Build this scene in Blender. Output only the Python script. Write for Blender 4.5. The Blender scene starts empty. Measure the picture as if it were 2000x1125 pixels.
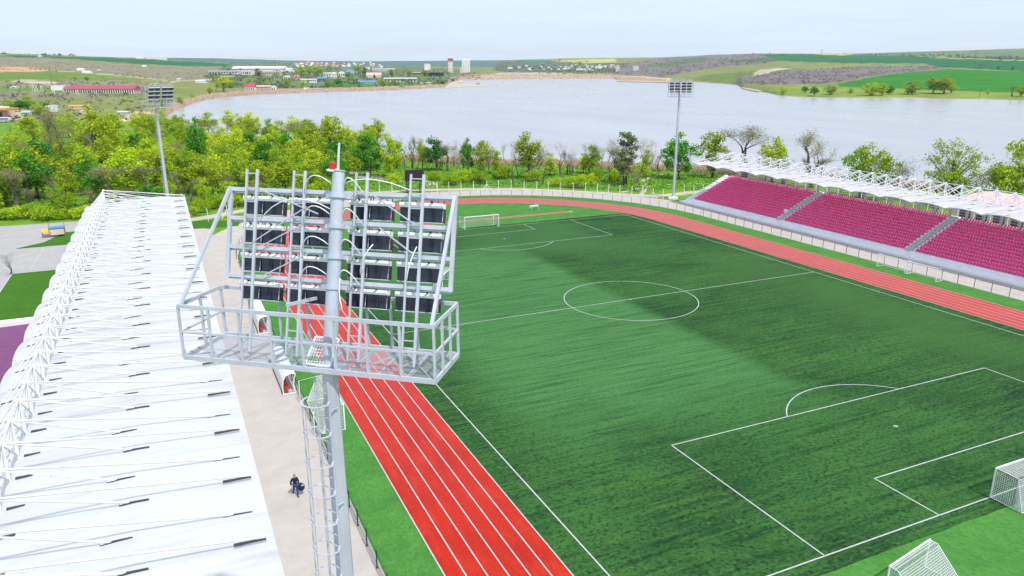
import bpy, bmesh, math, random
from mathutils import Vector, Matrix, noise
sc = bpy.context.scene
# ------------------------------------------------------------------ camera
CX, CY, CZ = -56.21, -82.824, 30.485
YAW, PITCH, ROLL, FPX = 0.4322, 0.2841, -0.0019, 1463.0
V = Vector
fw = V((math.sin(YAW)*math.cos(PITCH), math.cos(YAW)*math.cos(PITCH), -math.sin(PITCH)))
rt = V((math.cos(YAW), -math.sin(YAW), 0)); up = rt.cross(fw)
rt, up = rt*math.cos(ROLL)+up*math.sin(ROLL), up*math.cos(ROLL)-rt*math.sin(ROLL)
CAM = V((CX, CY, CZ))
cd = bpy.data.cameras.new("camera"); cam = bpy.data.objects.new("camera", cd)
sc.collection.objects.link(cam)
cam.matrix_world = Matrix(((rt.x, up.x, -fw.x, CX), (rt.y, up.y, -fw.y, CY), (rt.z, up.z, -fw.z, CZ), (0, 0, 0, 1)))
cd.sensor_width = 36; cd.lens = 36*FPX/2000; cd.clip_start = 0.5; cd.clip_end = 60000
sc.camera = cam
# ------------------------------------------------------------------ world, sun, exposure
SUN_EL, SUN_AZ = math.radians(57), math.atan2(0.147, -0.989)
w = bpy.data.worlds.new("World"); sc.world = w; w.use_nodes = True
nt = w.node_tree; nt.nodes.clear()
def N(t, typ, **k):
    n = t.nodes.new(typ)
    for a, b in k.items():
        if a == 'i':
            for kk, vv in b.items(): n.inputs[kk].default_value = vv
        else: setattr(n, a, b)
    return n
out = N(nt, 'ShaderNodeOutputWorld'); bg = N(nt, 'ShaderNodeBackground', i={'Strength': 0.15})
sky = N(nt, 'ShaderNodeTexSky', sky_type='NISHITA', sun_disc=False, sun_elevation=SUN_EL, sun_rotation=SUN_AZ, altitude=50, air_density=1.0, dust_density=1.2, ozone_density=1.2)
tc = N(nt, 'ShaderNodeTexCoord'); mp = N(nt, 'ShaderNodeMapping', i={'Scale': (1.3, 1.3, 20)})
nz = N(nt, 'ShaderNodeTexNoise', i={'Scale': 2.6, 'Detail': 7, 'Roughness': 0.6, 'Distortion': 0.4})
rp = N(nt, 'ShaderNodeMapRange', i={'From Min': 0.3, 'From Max': 0.75, 'To Min': 0.5, 'To Max': 0.98})
mx = N(nt, 'ShaderNodeMix', data_type='RGBA'); mx.inputs[7].default_value = (5.6, 6.45, 7.6, 1)
L = nt.links.new
L(tc.outputs['Generated'], mp.inputs[0]); L(mp.outputs[0], nz.inputs['Vector']); L(nz.outputs[0], rp.inputs[0])
L(rp.outputs[0], mx.inputs[0]); L(sky.outputs[0], mx.inputs[6]); L(mx.outputs[2], bg.inputs[0]); L(bg.outputs[0], out.inputs[0])
sd = bpy.data.lights.new("sun", 'SUN'); sd.energy = 3.9; sd.angle = math.radians(0.8); sd.color = (1, 0.96, 0.9)
so = bpy.data.objects.new("sun", sd); sc.collection.objects.link(so)
sdir = V((math.sin(SUN_AZ)*math.cos(SUN_EL), math.cos(SUN_AZ)*math.cos(SUN_EL), math.sin(SUN_EL)))
so.rotation_euler = sdir.to_track_quat('Z', 'Y').to_euler()
sc.view_settings.view_transform = 'Standard'; sc.view_settings.look = 'None'
sc.view_settings.exposure = 0.08; sc.view_settings.gamma = 1
# ------------------------------------------------------------------ helpers
random.seed(7)
R = random.uniform
col = sc.collection
def tag(o, label=None, cat=None, group=None, kind=None):
    if label: o['label'] = label
    if cat: o['category'] = cat
    if group: o['group'] = group
    if kind: o['kind'] = kind
    return o
def empty(name, loc, rz=0.0, scale=1):
    o = bpy.data.objects.new(name, None); col.objects.link(o)
    o.location = loc; o.rotation_euler = (0, 0, rz)
    o.scale = (scale,)*3 if not isinstance(scale, tuple) else scale
    o.empty_display_size = 0.5
    return o
class MB:
    def __init__(s): s.v = []; s.f = []; s.m = []; s.sm = False
    def face(s, pts, mi=0):
        n = len(s.v); s.v.extend([tuple(p) for p in pts]); s.f.append(tuple(range(n, n+len(pts)))); s.m.append(mi)
    def hexa(s, p, mi=0):            # 8 points: bottom 4 ccw, top 4
        n = len(s.v); s.v.extend([tuple(q) for q in p])
        for f in ((3, 2, 1, 0), (4, 5, 6, 7), (0, 1, 5, 4), (1, 2, 6, 5), (2, 3, 7, 6), (3, 0, 4, 7)):
            s.f.append(tuple(n+i for i in f)); s.m.append(mi)
    def box(s, x0, y0, z0, x1, y1, z1, mi=0):
        s.hexa([(x0, y0, z0), (x1, y0, z0), (x1, y1, z0), (x0, y1, z0), (x0, y0, z1), (x1, y0, z1), (x1, y1, z1), (x0, y1, z1)], mi)
    def obox(s, c, a, b, h, mi=0):   # centre, three half-axis vectors
        c, a, b, h = V(c), V(a), V(b), V(h)
        s.hexa([c-a-b-h, c+a-b-h, c+a+b-h, c-a+b-h, c-a-b+h, c+a-b+h, c+a+b+h, c-a+b+h], mi)
    def bar(s, p, q, wa, wb=None, ref=(0, 0, 1), mi=0):  # rectangular bar
        p, q = V(p), V(q); d = (q-p)
        if d.length < 1e-6: return
        d.normalize(); ref = V(ref)
        if abs(d.dot(ref)) > 0.97: ref = V((1, 0, 0)) if abs(d.x) < .9 else V((0, 1, 0))
        a = d.cross(ref).normalized()*(wa/2); b = d.cross(a).normalized()*((wb or wa)/2)
        s.hexa([p-a-b, p+a-b, p+a+b, p-a+b, q-a-b, q+a-b, q+a+b, q-a+b], mi)
    def tube(s, pts, rs, n=6, mi=0, cap=True):
        pts = [V(p) for p in pts]; k = len(pts)
        if not isinstance(rs, (list, tuple)): rs = [rs]*k
        base = len(s.v); a = None
        for i, p in enumerate(pts):
            d = (pts[min(i+1, k-1)]-pts[max(i-1, 0)]).normalized()
            if a is None:
                a = d.cross(V((0, 0, 1)) if abs(d.z) < .9 else V((1, 0, 0))).normalized()
            else:
                a = (a-d*a.dot(d)).normalized()
            b = d.cross(a)
            for j in range(n):
                t = 2*math.pi*j/n; s.v.append(tuple(p+(a*math.cos(t)+b*math.sin(t))*rs[i]))
        for i in range(k-1):
            for j in range(n):
                j2 = (j+1) % n
                s.f.append((base+i*n+j, base+i*n+j2, base+(i+1)*n+j2, base+(i+1)*n+j)); s.m.append(mi)
        if cap:
            s.f.append(tuple(base+j for j in reversed(range(n)))); s.m.append(mi)
            s.f.append(tuple(base+(k-1)*n+j for j in range(n))); s.m.append(mi)
    def lathe(s, c, prof, n=16, mi=0):
        base = len(s.v)
        for r, z in prof:
            for j in range(n):
                t = 2*math.pi*j/n; s.v.append((c[0]+r*math.cos(t), c[1]+r*math.sin(t), c[2]+z))
        for i in range(len(prof)-1):
            for j in range(n):
                j2 = (j+1) % n
                s.f.append((base+i*n+j, base+i*n+j2, base+(i+1)*n+j2, base+(i+1)*n+j)); s.m.append(mi)
    def build(s, name, mats, parent=None, smooth=False):
        me = bpy.data.meshes.new(name); me.from_pydata(s.v, [], s.f)
        if not isinstance(mats, (list, tuple)): mats = [mats]
        for m in mats: me.materials.append(m)
        if len(mats) > 1: me.polygons.foreach_set('material_index', s.m)
        if smooth: me.polygons.foreach_set('use_smooth', [True]*len(me.polygons))
        me.update()
        o = bpy.data.objects.new(name, me); col.objects.link(o)
        if parent: o.parent = parent
        return o
def copy_tree(o, parent=None):
    c = o.copy(); col.objects.link(c); c.parent = parent
    for ch in list(o.children): copy_tree(ch, c)
    return c
def ray(x, y): return fw+rt*((x-1000)/FPX)-up*((y-562.5)/FPX)
def gpt(x, y, z=0.0):
    d = ray(x, y); return CAM+d*((z-CZ)/d.z)
def interp(x, tab):
    if x <= tab[0][0]: return tab[0][1]
    for (a, b), (c, d) in zip(tab, tab[1:]):
        if x <= c: return b+(d-b)*(x-a)/(c-a)
    return tab[-1][1]
def inpoly(x, y, poly):
    c = False; j = len(poly)-1
    for i in range(len(poly)):
        xi, yi = poly[i]; xj, yj = poly[j]
        if (yi > y) != (yj > y) and x < (xj-xi)*(y-yi)/(yj-yi)+xi: c = not c
        j = i
    return c
# ------------------------------------------------------------------ materials
def mat(name, base, rough=0.7, metal=0.0, var=0.0, vscale=3.0, spec=0.3, sheen=0.0, bump=0.0, bscale=20.0, island=0.0, objrand=0.0, streak=None, trans=0.0, dirt=None):
    m = bpy.data.materials.new(name); m.use_nodes = True; t = m.node_tree; b = t.nodes['Principled BSDF']
    b.inputs['Base Color'].default_value = (*base, 1); b.inputs['Roughness'].default_value = rough
    b.inputs['Metallic'].default_value = metal; b.inputs['Specular IOR Level'].default_value = spec
    if sheen: b.inputs['Sheen Weight'].default_value = sheen; b.inputs['Sheen Roughness'].default_value = 0.5
    k = t.links.new; cur = None
    rgb = N(t, 'ShaderNodeRGB'); rgb.outputs[0].default_value = (*base, 1); cur = rgb.outputs[0]
    geo = N(t, 'ShaderNodeNewGeometry')
    def hsv(val, hue=None):
        nonlocal cur
        h = N(t, 'ShaderNodeHueSaturation'); k(cur, h.inputs['Color']); k(val, h.inputs['Value'])
        if hue is not None: k(hue, h.inputs['Hue'])
        cur = h.outputs[0]
    if var:
        n = N(t, 'ShaderNodeTexNoise', i={'Scale': vscale, 'Detail': 6, 'Roughness': 0.65})
        mpn = N(t, 'ShaderNodeMapping'); k(geo.outputs['Position'], mpn.inputs[0])
        if streak: mpn.inputs['Scale'].default_value = streak
        k(mpn.outputs[0], n.inputs['Vector'])
        r = N(t, 'ShaderNodeMapRange', i={'From Min': 0.25, 'From Max': 0.75, 'To Min': 1-var, 'To Max': 1+var}); k(n.outputs[0], r.inputs[0]); hsv(r.outputs[0])
    if dirt:
        dc, dscale, dlo, dhi, dmap = dirt
        n = N(t, 'ShaderNodeTexNoise', i={'Scale': dscale, 'Detail': 8, 'Roughness': 0.7})
        mpn = N(t, 'ShaderNodeMapping', i={'Scale': dmap}); k(geo.outputs['Position'], mpn.inputs[0]); k(mpn.outputs[0], n.inputs['Vector'])
        r = N(t, 'ShaderNodeMapRange', i={'From Min': dlo, 'From Max': dhi}); k(n.outputs[0], r.inputs[0])
        x = N(t, 'ShaderNodeMix', data_type='RGBA'); x.inputs[7].default_value = (*dc, 1); k(r.outputs[0], x.inputs[0]); k(cur, x.inputs[6]); cur = x.outputs[2]
    if island:
        r = N(t, 'ShaderNodeMapRange', i={'To Min': 1-island, 'To Max': 1+island}); k(geo.outputs['Random Per Island'], r.inputs[0]); hsv(r.outputs[0])
    if objrand:
        oi = N(t, 'ShaderNodeObjectInfo')
        r = N(t, 'ShaderNodeMapRange', i={'To Min': 1-objrand, 'To Max': 1+objrand}); k(oi.outputs['Random'], r.inputs[0])
        r2 = N(t, 'ShaderNodeMapRange', i={'To Min': 0.5+objrand*.05, 'To Max': 0.5-objrand*.01}); k(oi.outputs['Random'], r2.inputs[0])
        hsv(r.outputs[0], r2.outputs[0])
    k(cur, b.inputs['Base Color'])
    if bump:
        n = N(t, 'ShaderNodeTexNoise', i={'Scale': bscale, 'Detail': 4}); k(geo.outputs['Position'], n.inputs['Vector'])
        bp = N(t, 'ShaderNodeBump', i={'Strength': bump, 'Distance': 0.05}); k(n.outputs[0], bp.inputs['Height']); k(bp.outputs[0], b.inputs['Normal'])
    if trans:
        tr = N(t, 'ShaderNodeBsdfTranslucent'); k(cur, tr.inputs[0]); ms = N(t, 'ShaderNodeMixShader', i={0: trans})
        k(b.outputs[0], ms.inputs[1]); k(tr.outputs[0], ms.inputs[2]); k(ms.outputs[0], t.nodes['Material Output'].inputs[0])
    return m
M = {}
M['concrete'] = mat('concrete', (.44, .40, .37), .85, var=.10, vscale=.5, dirt=((.37, .335, .305), .35, .5, .8, (1, 1, 1)))
M['asphalt'] = mat('asphalt', (.36, .35, .34), .9, var=.12, vscale=.4)
M['stand_concrete'] = mat('stand_concrete', (.84, .85, .88), .8, var=.08, vscale=.8, dirt=((.66, .67, .70), .5, .52, .8, (1, 1, 3)))
M['white'] = mat('white_paint', (.80, .81, .83), .45, var=.04, vscale=2)
M['line'] = mat('line_paint', (.44, .46, .45), .7, var=.22, vscale=1.5)
M['roof_white'] = mat('roof_membrane', (.84, .85, .87), .5, trans=.56, var=.03, vscale=.3, dirt=((.60, .60, .61), .9, .52, .85, (.12, 1.3, 1)))
M['rust'] = mat('rusty_white', (.78, .77, .76), .6, dirt=((.42, .22, .13), 1.6, .56, .68, (1, 1, 1)))
M['rod'] = mat('off_white_paint', (.60, .59, .575), .5, var=.12, vscale=1.5)  # slightly greyer off-white with mild noise
M['slot'] = mat('slot_shade', (.06, .06, .065), .8)  # near-black, stands in for the shade inside the roof gaps
M['galv'] = mat('galvanised_steel', (.49, .525, .59), .42, metal=.15, var=.14, vscale=2.5, spec=.5)
M['galv_pole'] = mat('pole_steel', (.46, .50, .57), .5, metal=.15, var=.10, vscale=1.2, spec=.5, dirt=((.30, .33, .38), 1.2, .5, .8, (2, 2, .25)))
M['housing'] = mat('lamp_housing', (.018, .026, .042), .22, var=.3, vscale=6, spec=.6)
M['glass'] = mat('lamp_glass', (.03, .04, .055), .12, spec=.8)
M['visor'] = mat('lamp_visor', (.86, .86, .88), .4)
M['black'] = mat('black_metal', (.025, .025, .028), .5)
M['red'] = mat('red_plastic', (.60, .012, .012), .3, spec=.5)
M['cable'] = mat('white_conduit', (.78, .79, .80), .45)
M['seat'] = mat('magenta_seat', (.92, .038, .27), .45, island=.14, spec=.4)
M['fence_green'] = mat('dark_green_wire', (.012, .06, .035), .5)
M['fence_dark'] = mat('dark_grey_wire', (.10, .11, .11), .5)
M['post'] = mat('whitewashed_concrete', (.70, .68, .64), .85, var=.1, vscale=4)
M['kerb'] = mat('kerb_stone', (.45, .44, .42), .85, var=.1, vscale=2)
M['net'] = mat('net_cord', (.80, .80, .82), .7)
M['bark'] = mat('bark', (.10, .085, .07), .9, var=.3, vscale=3, objrand=.25)
M['bark_pale'] = mat('pale_bark', (.16, .135, .12), .9, var=.25, vscale=3, objrand=.25)
M['leaf_g'] = mat('leaf_deep_green', (.085, .30, .014), .55, island=.35, objrand=.3, trans=.38, spec=.25)
M['leaf_y'] = mat('leaf_yellow_green', (.43, .52, .014), .6, island=.3, objrand=.28, trans=.4, spec=.2)
M['leaf_l'] = mat('leaf_lime', (.36, .50, .014), .6, island=.32, objrand=.25, trans=.4, spec=.2)
M['leaf_p'] = mat('leaf_greyish', (.16, .21, .07), .6, island=.4, objrand=.2, trans=.35)
M['bud'] = mat('spring_buds', (.28, .25, .12), .7, island=.35, objrand=.3, trans=.35)
M['reed'] = mat('dry_reed', (.58, .45, .33), .9, island=.2, trans=.3)
M['meadow'] = mat('meadow_blades', (.13, .33, .02), .7, island=.35, trans=.3)
M['scrub'] = mat('bare_scrub', (.215, .19, .165), .9, island=.35)
M['scrub_green'] = mat('green_scrub', (.075, .10, .025), .85, island=.5)
M['far_wood'] = mat('far_wood', (.19, .165, .175), .9, island=.3)
M['navy'] = mat('navy_cladding', (.012, .016, .05), .5, var=.1)
M['wall_white'] = mat('render_white', (.74, .74, .73), .85, var=.05, vscale=.3)
M['wall_beige'] = mat('render_beige', (.62, .50, .40), .85, var=.06, vscale=.3)
M['wall_pink'] = mat('render_pink', (.62, .45, .42), .85, var=.06, vscale=.3)
M['wall_grey'] = mat('render_grey', (.45, .45, .46), .85, var=.06, vscale=.3)
M['roof_red'] = mat('roof_red', (.36, .075, .10), .6, var=.14, vscale=.25)
M['roof_tile'] = mat('roof_orange', (.46, .13, .05), .75, var=.15, vscale=.5)
M['roof_blue'] = mat('roof_blue', (.10, .24, .50), .5, var=.06)
M['roof_grey'] = mat('roof_grey', (.48, .48, .50), .6, var=.08, vscale=.2)
M['roof_pale'] = mat('roof_pale', (.70, .70, .72), .55, var=.05, vscale=.2)
M['roof_pink'] = mat('roof_pink', (.60, .42, .42), .6, var=.08, vscale=.4)
M['window'] = mat('window_glass', (.03, .035, .045), .15, spec=.6)
M['teal'] = mat('teal_paint', (.03, .42, .44), .5)
M['orange'] = mat('orange_canopy', (.62, .30, .04), .5)
M['yellow'] = mat('yellow_paint', (.66, .42, .02), .5)
M['purple'] = mat('purple_roof', (.17, .05, .145), .6, var=.35, vscale=1.0, streak=(1, 6, 1))
M['wood'] = mat('timber', (.22, .14, .08), .8)
M['skin'] = mat('skin', (.52, .25, .17), .6)
M['jacket'] = mat('navy_jacket', (.010, .013, .026), .7, var=.2, vscale=10)
M['denim'] = mat('blue_denim', (.012, .04, .17), .8, var=.2, vscale=10)
M['bag_blue'] = mat('grey_blue_patch', (.14, .25, .32), .6)
M['bulb_red'] = M['red']
# --- turf, track, ground: own node setups
def ground_mat(name, layers, base, rough=.95, sheen=0., bump=0., spec=.1, warp=None):
    """layers: (colour, noise scale, lo, hi, mapping scale, strength, rotation)"""
    m = bpy.data.materials.new(name); m.use_nodes = True; t = m.node_tree; b = t.nodes['Principled BSDF']; k = t.links.new
    b.inputs['Roughness'].default_value = rough; b.inputs['Specular IOR Level'].default_value = spec
    if sheen: b.inputs['Sheen Weight'].default_value = sheen; b.inputs['Sheen Roughness'].default_value = .38
    geo = N(t, 'ShaderNodeNewGeometry'); rgb = N(t, 'ShaderNodeRGB'); rgb.outputs[0].default_value = (*base, 1); cur = rgb.outputs[0]
    wv = None
    if warp:
        wn = N(t, 'ShaderNodeTexNoise', i={'Scale': warp[0], 'Detail': 1}); k(geo.outputs['Position'], wn.inputs['Vector'])
        w1 = N(t, 'ShaderNodeVectorMath', operation='SUBTRACT'); w1.inputs[1].default_value = (.5, .5, .5); k(wn.outputs['Color'], w1.inputs[0])
        w2 = N(t, 'ShaderNodeVectorMath', operation='SCALE', i={'Scale': warp[1]}); k(w1.outputs[0], w2.inputs[0])
        w3 = N(t, 'ShaderNodeVectorMath', operation='ADD'); k(geo.outputs['Position'], w3.inputs[0]); k(w2.outputs[0], w3.inputs[1]); wv = w3.outputs[0]
    for c, s, lo, hi, ms, st, rz in layers:
        mp = N(t, 'ShaderNodeMapping', i={'Scale': ms, 'Rotation': (0, 0, rz)}); k(wv or geo.outputs['Position'], mp.inputs[0])
        n = N(t, 'ShaderNodeTexNoise', i={'Scale': s, 'Detail': 6, 'Roughness': .6, 'Distortion': .3 if not warp else .05}); k(mp.outputs[0], n.inputs['Vector'])
        r = N(t, 'ShaderNodeMapRange', i={'From Min': lo, 'From Max': hi, 'To Min': 0, 'To Max': st}); k(n.outputs[0], r.inputs[0])
        x = N(t, 'ShaderNodeMix', data_type='RGBA'); x.inputs[7].default_value = (*c, 1); k(r.outputs[0], x.inputs[0]); k(cur, x.inputs[6]); cur = x.outputs[2]
    m['_'] = 0
    k(cur, b.inputs['Base Color'])
    return m, t, b, geo, cur
M['grass_ground'] = ground_mat('meadow_grass', [((.20, .29, .03), .06, .4, .7, (1, 1, 1), .8, 0), ((.06, .17, .012), .25, .45, .75, (1, 1, 1), .9, 0), ((.25, .22, .10), .5, .64, .82, (1, 1, 1), .5, 0)], (.12, .26, .018))[0]
M['lawn'] = ground_mat('lawn_grass', [((.03, .11, .01), .4, .4, .75, (1, 1, 1), .8, 0), ((.10, .17, .02), 2, .5, .8, (1, 1, 1), .5, 0)], (.05, .15, .012))[0]
M['turf_light'] = ground_mat('light_artificial_turf', [((.034, .150, .026), .35, .4, .7, (1, 1, 1), .8, 0), ((.115, .27, .05), 1.3, .5, .8, (1, 1, 1), .5, 0), ((.03, .12, .02), 5, .45, .7, (1, .6, 1), .6, 0), ((.14, .29, .07), 3.1, .55, .75, (1, .5, 1), .5, 0)], (.070, .225, .042), warp=(.3, 2))[0]
M['sand'] = ground_mat('sandy_path', [((.36, .31, .24), .4, .4, .7, (1, 1, 1), .8, 0), ((.16, .18, .06), .7, .6, .8, (1, 1, 1), .6, 0)], (.50, .44, .36))[0]
M['track'] = ground_mat('red_track', [((.30, .007, .003), .22, .4, .7, (1, 1, 1), .6, 0), ((.52, .045, .018), 1.3, .5, .74, (1, .22, 1), .6, 0), ((.22, .006, .004), .8, .55, .8, (1.6, .3, 1), .5, 0), ((.54, .07, .035), 6, .54, .74, (1, 1, 1), .6, 0), ((.24, .006, .003), 8, .54, .74, (1, 1, 1), .5, .4)], (.43, .016, .004), sheen=.42, spec=.05)[0]
# dark pitch turf: the left half is brushed the other way and is lighter
m, t, b, geo, cur = ground_mat('pitch_turf', [((.007, .036, .012), .06, .42, .64, (1, 1, 1), .85, 0),
      ((.056, .135, .024), 1.3, .48, .70, (.10, 1.0, 1), .7, .06), ((.006, .030, .012), 2.2, .50, .66, (.03, 1.1, 1), .62, .05), ((.060, .155, .036), 2.4, .52, .66, (.035, 1.2, 1), .5, .05), ((.060, .15, .04), 3.6, .50, .68, (.7, 1, 1), .6, .3), ((.003, .016, .008), 4.6, .49, .65, (.7, 1, 1), .75, -.1)], (.034, .118, .027), warp=(.020, 6))
k = t.links.new
sep = N(t, 'ShaderNodeSeparateXYZ'); 
nzz = N(t, 'ShaderNodeTexNoise', i={'Scale': .12, 'Detail': 5, 'Roughness': .6}); k(geo.outputs['Position'], nzz.inputs['Vector'])
ad = N(t, 'ShaderNodeVectorMath', operation='SCALE', i={'Scale': 5.0}); sub = N(t, 'ShaderNodeVectorMath', operation='SUBTRACT'); sub.inputs[1].default_value = (.5, .5, .5)
k(nzz.outputs['Color'], sub.inputs[0]); k(sub.outputs[0], ad.inputs[0])
ad2 = N(t, 'ShaderNodeVectorMath', operation='ADD'); k(geo.outputs['Position'], ad2.inputs[0]); k(ad.outputs[0], ad2.inputs[1]); k(ad2.outputs[0], sep.inputs[0])
def ss(a, lo, hi):
    n = N(t, 'ShaderNodeMapRange', interpolation_type='SMOOTHSTEP', i={'From Min': lo, 'From Max': hi}); k(a, n.inputs[0]); return n.outputs[0]
def mul(a, b_):
    n = N(t, 'ShaderNodeMath', operation='MULTIPLY'); k(a, n.inputs[0])
    if isinstance(b_, float): n.inputs[1].default_value = b_
    else: k(b_, n.inputs[1])
    return n.outputs[0]
sep0 = N(t, 'ShaderNodeSeparateXYZ'); k(geo.outputs['Position'], sep0.inputs[0])
msk = mul(mul(ss(sep0.outputs[0], .6, -2.6), ss(sep.outputs[0], -33.5, -25.0)), mul(ss(sep.outputs[1], -40, -24), ss(sep.outputs[1], 43, 30)))
n2 = N(t, 'ShaderNodeTexNoise', i={'Scale': 1.8, 'Detail': 6}); mpp = N(t, 'ShaderNodeMapping', i={'Scale': (.06, 1.3, 1), 'Rotation': (0, 0, .08)}); k(geo.outputs['Position'], mpp.inputs[0]); k(mpp.outputs[0], n2.inputs['Vector'])
n2b = N(t, 'ShaderNodeTexNoise', i={'Scale': 4.2, 'Detail': 5}); k(geo.outputs['Position'], n2b.inputs['Vector'])
msk = mul(mul(msk, ss(n2.outputs[0], .80, .34)), ss(n2b.outputs[0], .22, .52))
xm = N(t, 'ShaderNodeMix', data_type='RGBA'); xm.inputs[7].default_value = (.070, .205, .066, 1); k(mul(msk, .85), xm.inputs[0]); k(cur, xm.inputs[6])
# lighter patch along the right touchline and the worn far goal area
msk2 = mul(mul(ss(sep.outputs[0], 14, 26), ss(sep.outputs[0], 35, 30)), mul(ss(sep.outputs[1], -45, -30), ss(sep.outputs[1], 20, 5)))
xm2 = N(t, 'ShaderNodeMix', data_type='RGBA'); xm2.inputs[7].default_value = (.045, .12, .030, 1); k(mul(msk2, .6), xm2.inputs[0]); k(xm.outputs[2], xm2.inputs[6])
msk3 = mul(mul(ss(sep.outputs[0], -12, -2), ss(sep.outputs[0], 24, 12)), mul(ss(sep.outputs[1], 24, 34), ss(sep.outputs[1], 55, 50)))
xm3 = N(t, 'ShaderNodeMix', data_type='RGBA'); xm3.inputs[7].default_value = (.042, .125, .036, 1); k(mul(msk3, .6), xm3.inputs[0]); k(xm2.outputs[2], xm3.inputs[6])
k(xm3.outputs[2], b.inputs['Base Color']); M['pitch'] = m
# water
m = bpy.data.materials.new('lake_water'); m.use_nodes = True; t = m.node_tree; b = t.nodes['Principled BSDF']; k = t.links.new
b.inputs['Base Color'].default_value = (.345, .345, .36, 1); b.inputs['Roughness'].default_value = .22; b.inputs['IOR'].default_value = 1.33
geo = N(t, 'ShaderNodeNewGeometry'); mp = N(t, 'ShaderNodeMapping', i={'Scale': (.02, .006, .02), 'Rotation': (0, 0, .5)}); k(geo.outputs['Position'], mp.inputs[0])
n = N(t, 'ShaderNodeTexNoise', i={'Scale': 1.0, 'Detail': 6}); k(mp.outputs[0], n.inputs['Vector'])
r = N(t, 'ShaderNodeMapRange', i={'From Min': .35, 'From Max': .7, 'To Min': .16, 'To Max': .34}); k(n.outputs[0], r.inputs[0]); k(r.outputs[0], b.inputs['Roughness'])
n3 = N(t, 'ShaderNodeTexNoise', i={'Scale': .9, 'Detail': 3}); k(geo.outputs['Position'], n3.inputs['Vector'])
bp = N(t, 'ShaderNodeBump', i={'Strength': .12, 'Distance': .3}); k(n3.outputs[0], bp.inputs['Height']); k(bp.outputs[0], b.inputs['Normal'])
M['water'] = m
# terrain (landcover from colour attribute)
m = bpy.data.materials.new('hill_landcover'); m.use_nodes = True; t = m.node_tree; b = t.nodes['Principled BSDF']; k = t.links.new
b.inputs['Roughness'].default_value = .95; b.inputs['Specular IOR Level'].default_value = .05
at_ = N(t, 'ShaderNodeAttribute', attribute_name='cover'); geo = N(t, 'ShaderNodeNewGeometry')
mp = N(t, 'ShaderNodeMapping', i={'Scale': (.018, .018, .018)}); k(geo.outputs['Position'], mp.inputs[0])
n = N(t, 'ShaderNodeTexNoise', i={'Scale': 1.0, 'Detail': 9, 'Roughness': .7}); k(mp.outputs[0], n.inputs['Vector'])
r = N(t, 'ShaderNodeMapRange', i={'From Min': .3, 'From Max': .7, 'To Min': .72, 'To Max': 1.28}); k(n.outputs[0], r.inputs[0])
h = N(t, 'ShaderNodeHueSaturation'); k(at_.outputs['Color'], h.inputs['Color']); k(r.outputs[0], h.inputs['Value']); k(h.outputs[0], b.inputs['Base Color'])
M['terrain'] = m
# ------------------------------------------------------------------ near ground, lake
def flat(name, pts, z, m, kind='structure', thick=0.0):
    bm = bmesh.new(); vs = [bm.verts.new((x, y, z)) for x, y in pts]
    f = bm.faces.new(vs)
    if f.normal.z < 0: f.normal_flip()
    bm.normal_update()
    if f.normal.z < 0: bmesh.ops.reverse_faces(bm, faces=[f])
    bmesh.ops.triangulate(bm, faces=bm.faces[:])
    me = bpy.data.meshes.new(name); bm.to_mesh(me); bm.free(); me.materials.append(m)
    o = bpy.data.objects.new(name, me); col.objects.link(o); o['kind'] = kind; return o
shore = [(450, -160), (300, -60), (200, 5), (150, 36), (131, 50), (119.5, 73), (104, 97), (91, 114), (72, 133), (57.7, 143), (43, 153.5), (33, 166.5), (22, 184), (12.7, 208), (-6, 262), (-25, 295), (-47, 335), (-55, 400), (-60, 470)]
land = [(-420, -260), (450, -260)]+shore+[(-420, 470)]
mb = MB()
flat('ground', land, -.03, M['grass_ground'])
for (a, b_), (c, d) in zip(shore, shore[1:]):
    mb.face([(a, b_, -.03), (c, d, -.03), (c+7, d+7, -6), (a+7, b_+7, -6)])
o = mb.build('lake_bank', M['grass_ground']); o['kind'] = 'structure'
mb = MB(); mb.face([(-1500, -400, -4), (5200, -400, -4), (5200, 5200, -4), (-1500, 5200, -4)])
o = mb.build('lake_water', M['water']); o['kind'] = 'structure'
# ------------------------------------------------------------------ far terrain
YS = [(-500, 240), (300, 240), (318, 237), (330, 224), (345, 215), (380, 201.5), (400, 196), (450, 189.5), (500, 185.5), (560, 183), (700, 179), (800, 175), (868, 171), (880, 160), (900, 157.5), (1000, 155.5), (1195, 153.5), (1210, 157), (1300, 160), (1370, 161.5), (1440, 167), (1450, 173), (1480, 178), (1520, 187), (1560, 191), (1700, 193), (1800, 193), (2000, 197), (2500, 212)]
YK = [(-500, 96), (0, 104.5), (100, 107), (240, 112), (420, 113.5), (560, 118), (700, 119.5), (820, 119), (900, 118), (1000, 117), (1100, 114), (1200, 113), (1300, 112), (1400, 106.5), (1480, 104.5), (1600, 105), (1700, 104), (1800, 100.5), (1900, 98), (2000, 94.5), (2500, 86)]
WF = [(-500, 2600), (300, 3200), (600, 5200), (1000, 6500), (1250, 6000), (1500, 4200), (2000, 4000), (2500, 3500)]
def w_at(x, y):
    ys, yk, wf = interp(x, YS), interp(x, YK), interp(x, WF)
    z0 = -4.6 if x > 318 else -0.7
    w0 = (z0-CZ)/ray(x, ys).z
    tt = (ys-y)/(ys-yk)
    return w0*(wf/w0)**(max(0, tt)**1.5)
def at(x, y): return CAM+ray(x, y)*w_at(x, y)
OL = (.19, .215, .07); SC = (.215, .20, .125); GF = (.018, .125, .042); GB = (.032, .175, .016); RE = (.50, .40, .29); YE = (.42, .44, .10)
PL = (.47, .28, .17); PW = (.17, .15, .14); TE = (.085, .16, .15); GR = (.13, .21, .035); LG = (.19, .25, .05); DT = (.42, .36, .26); TOWN = (.13, .17, .075)
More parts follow.
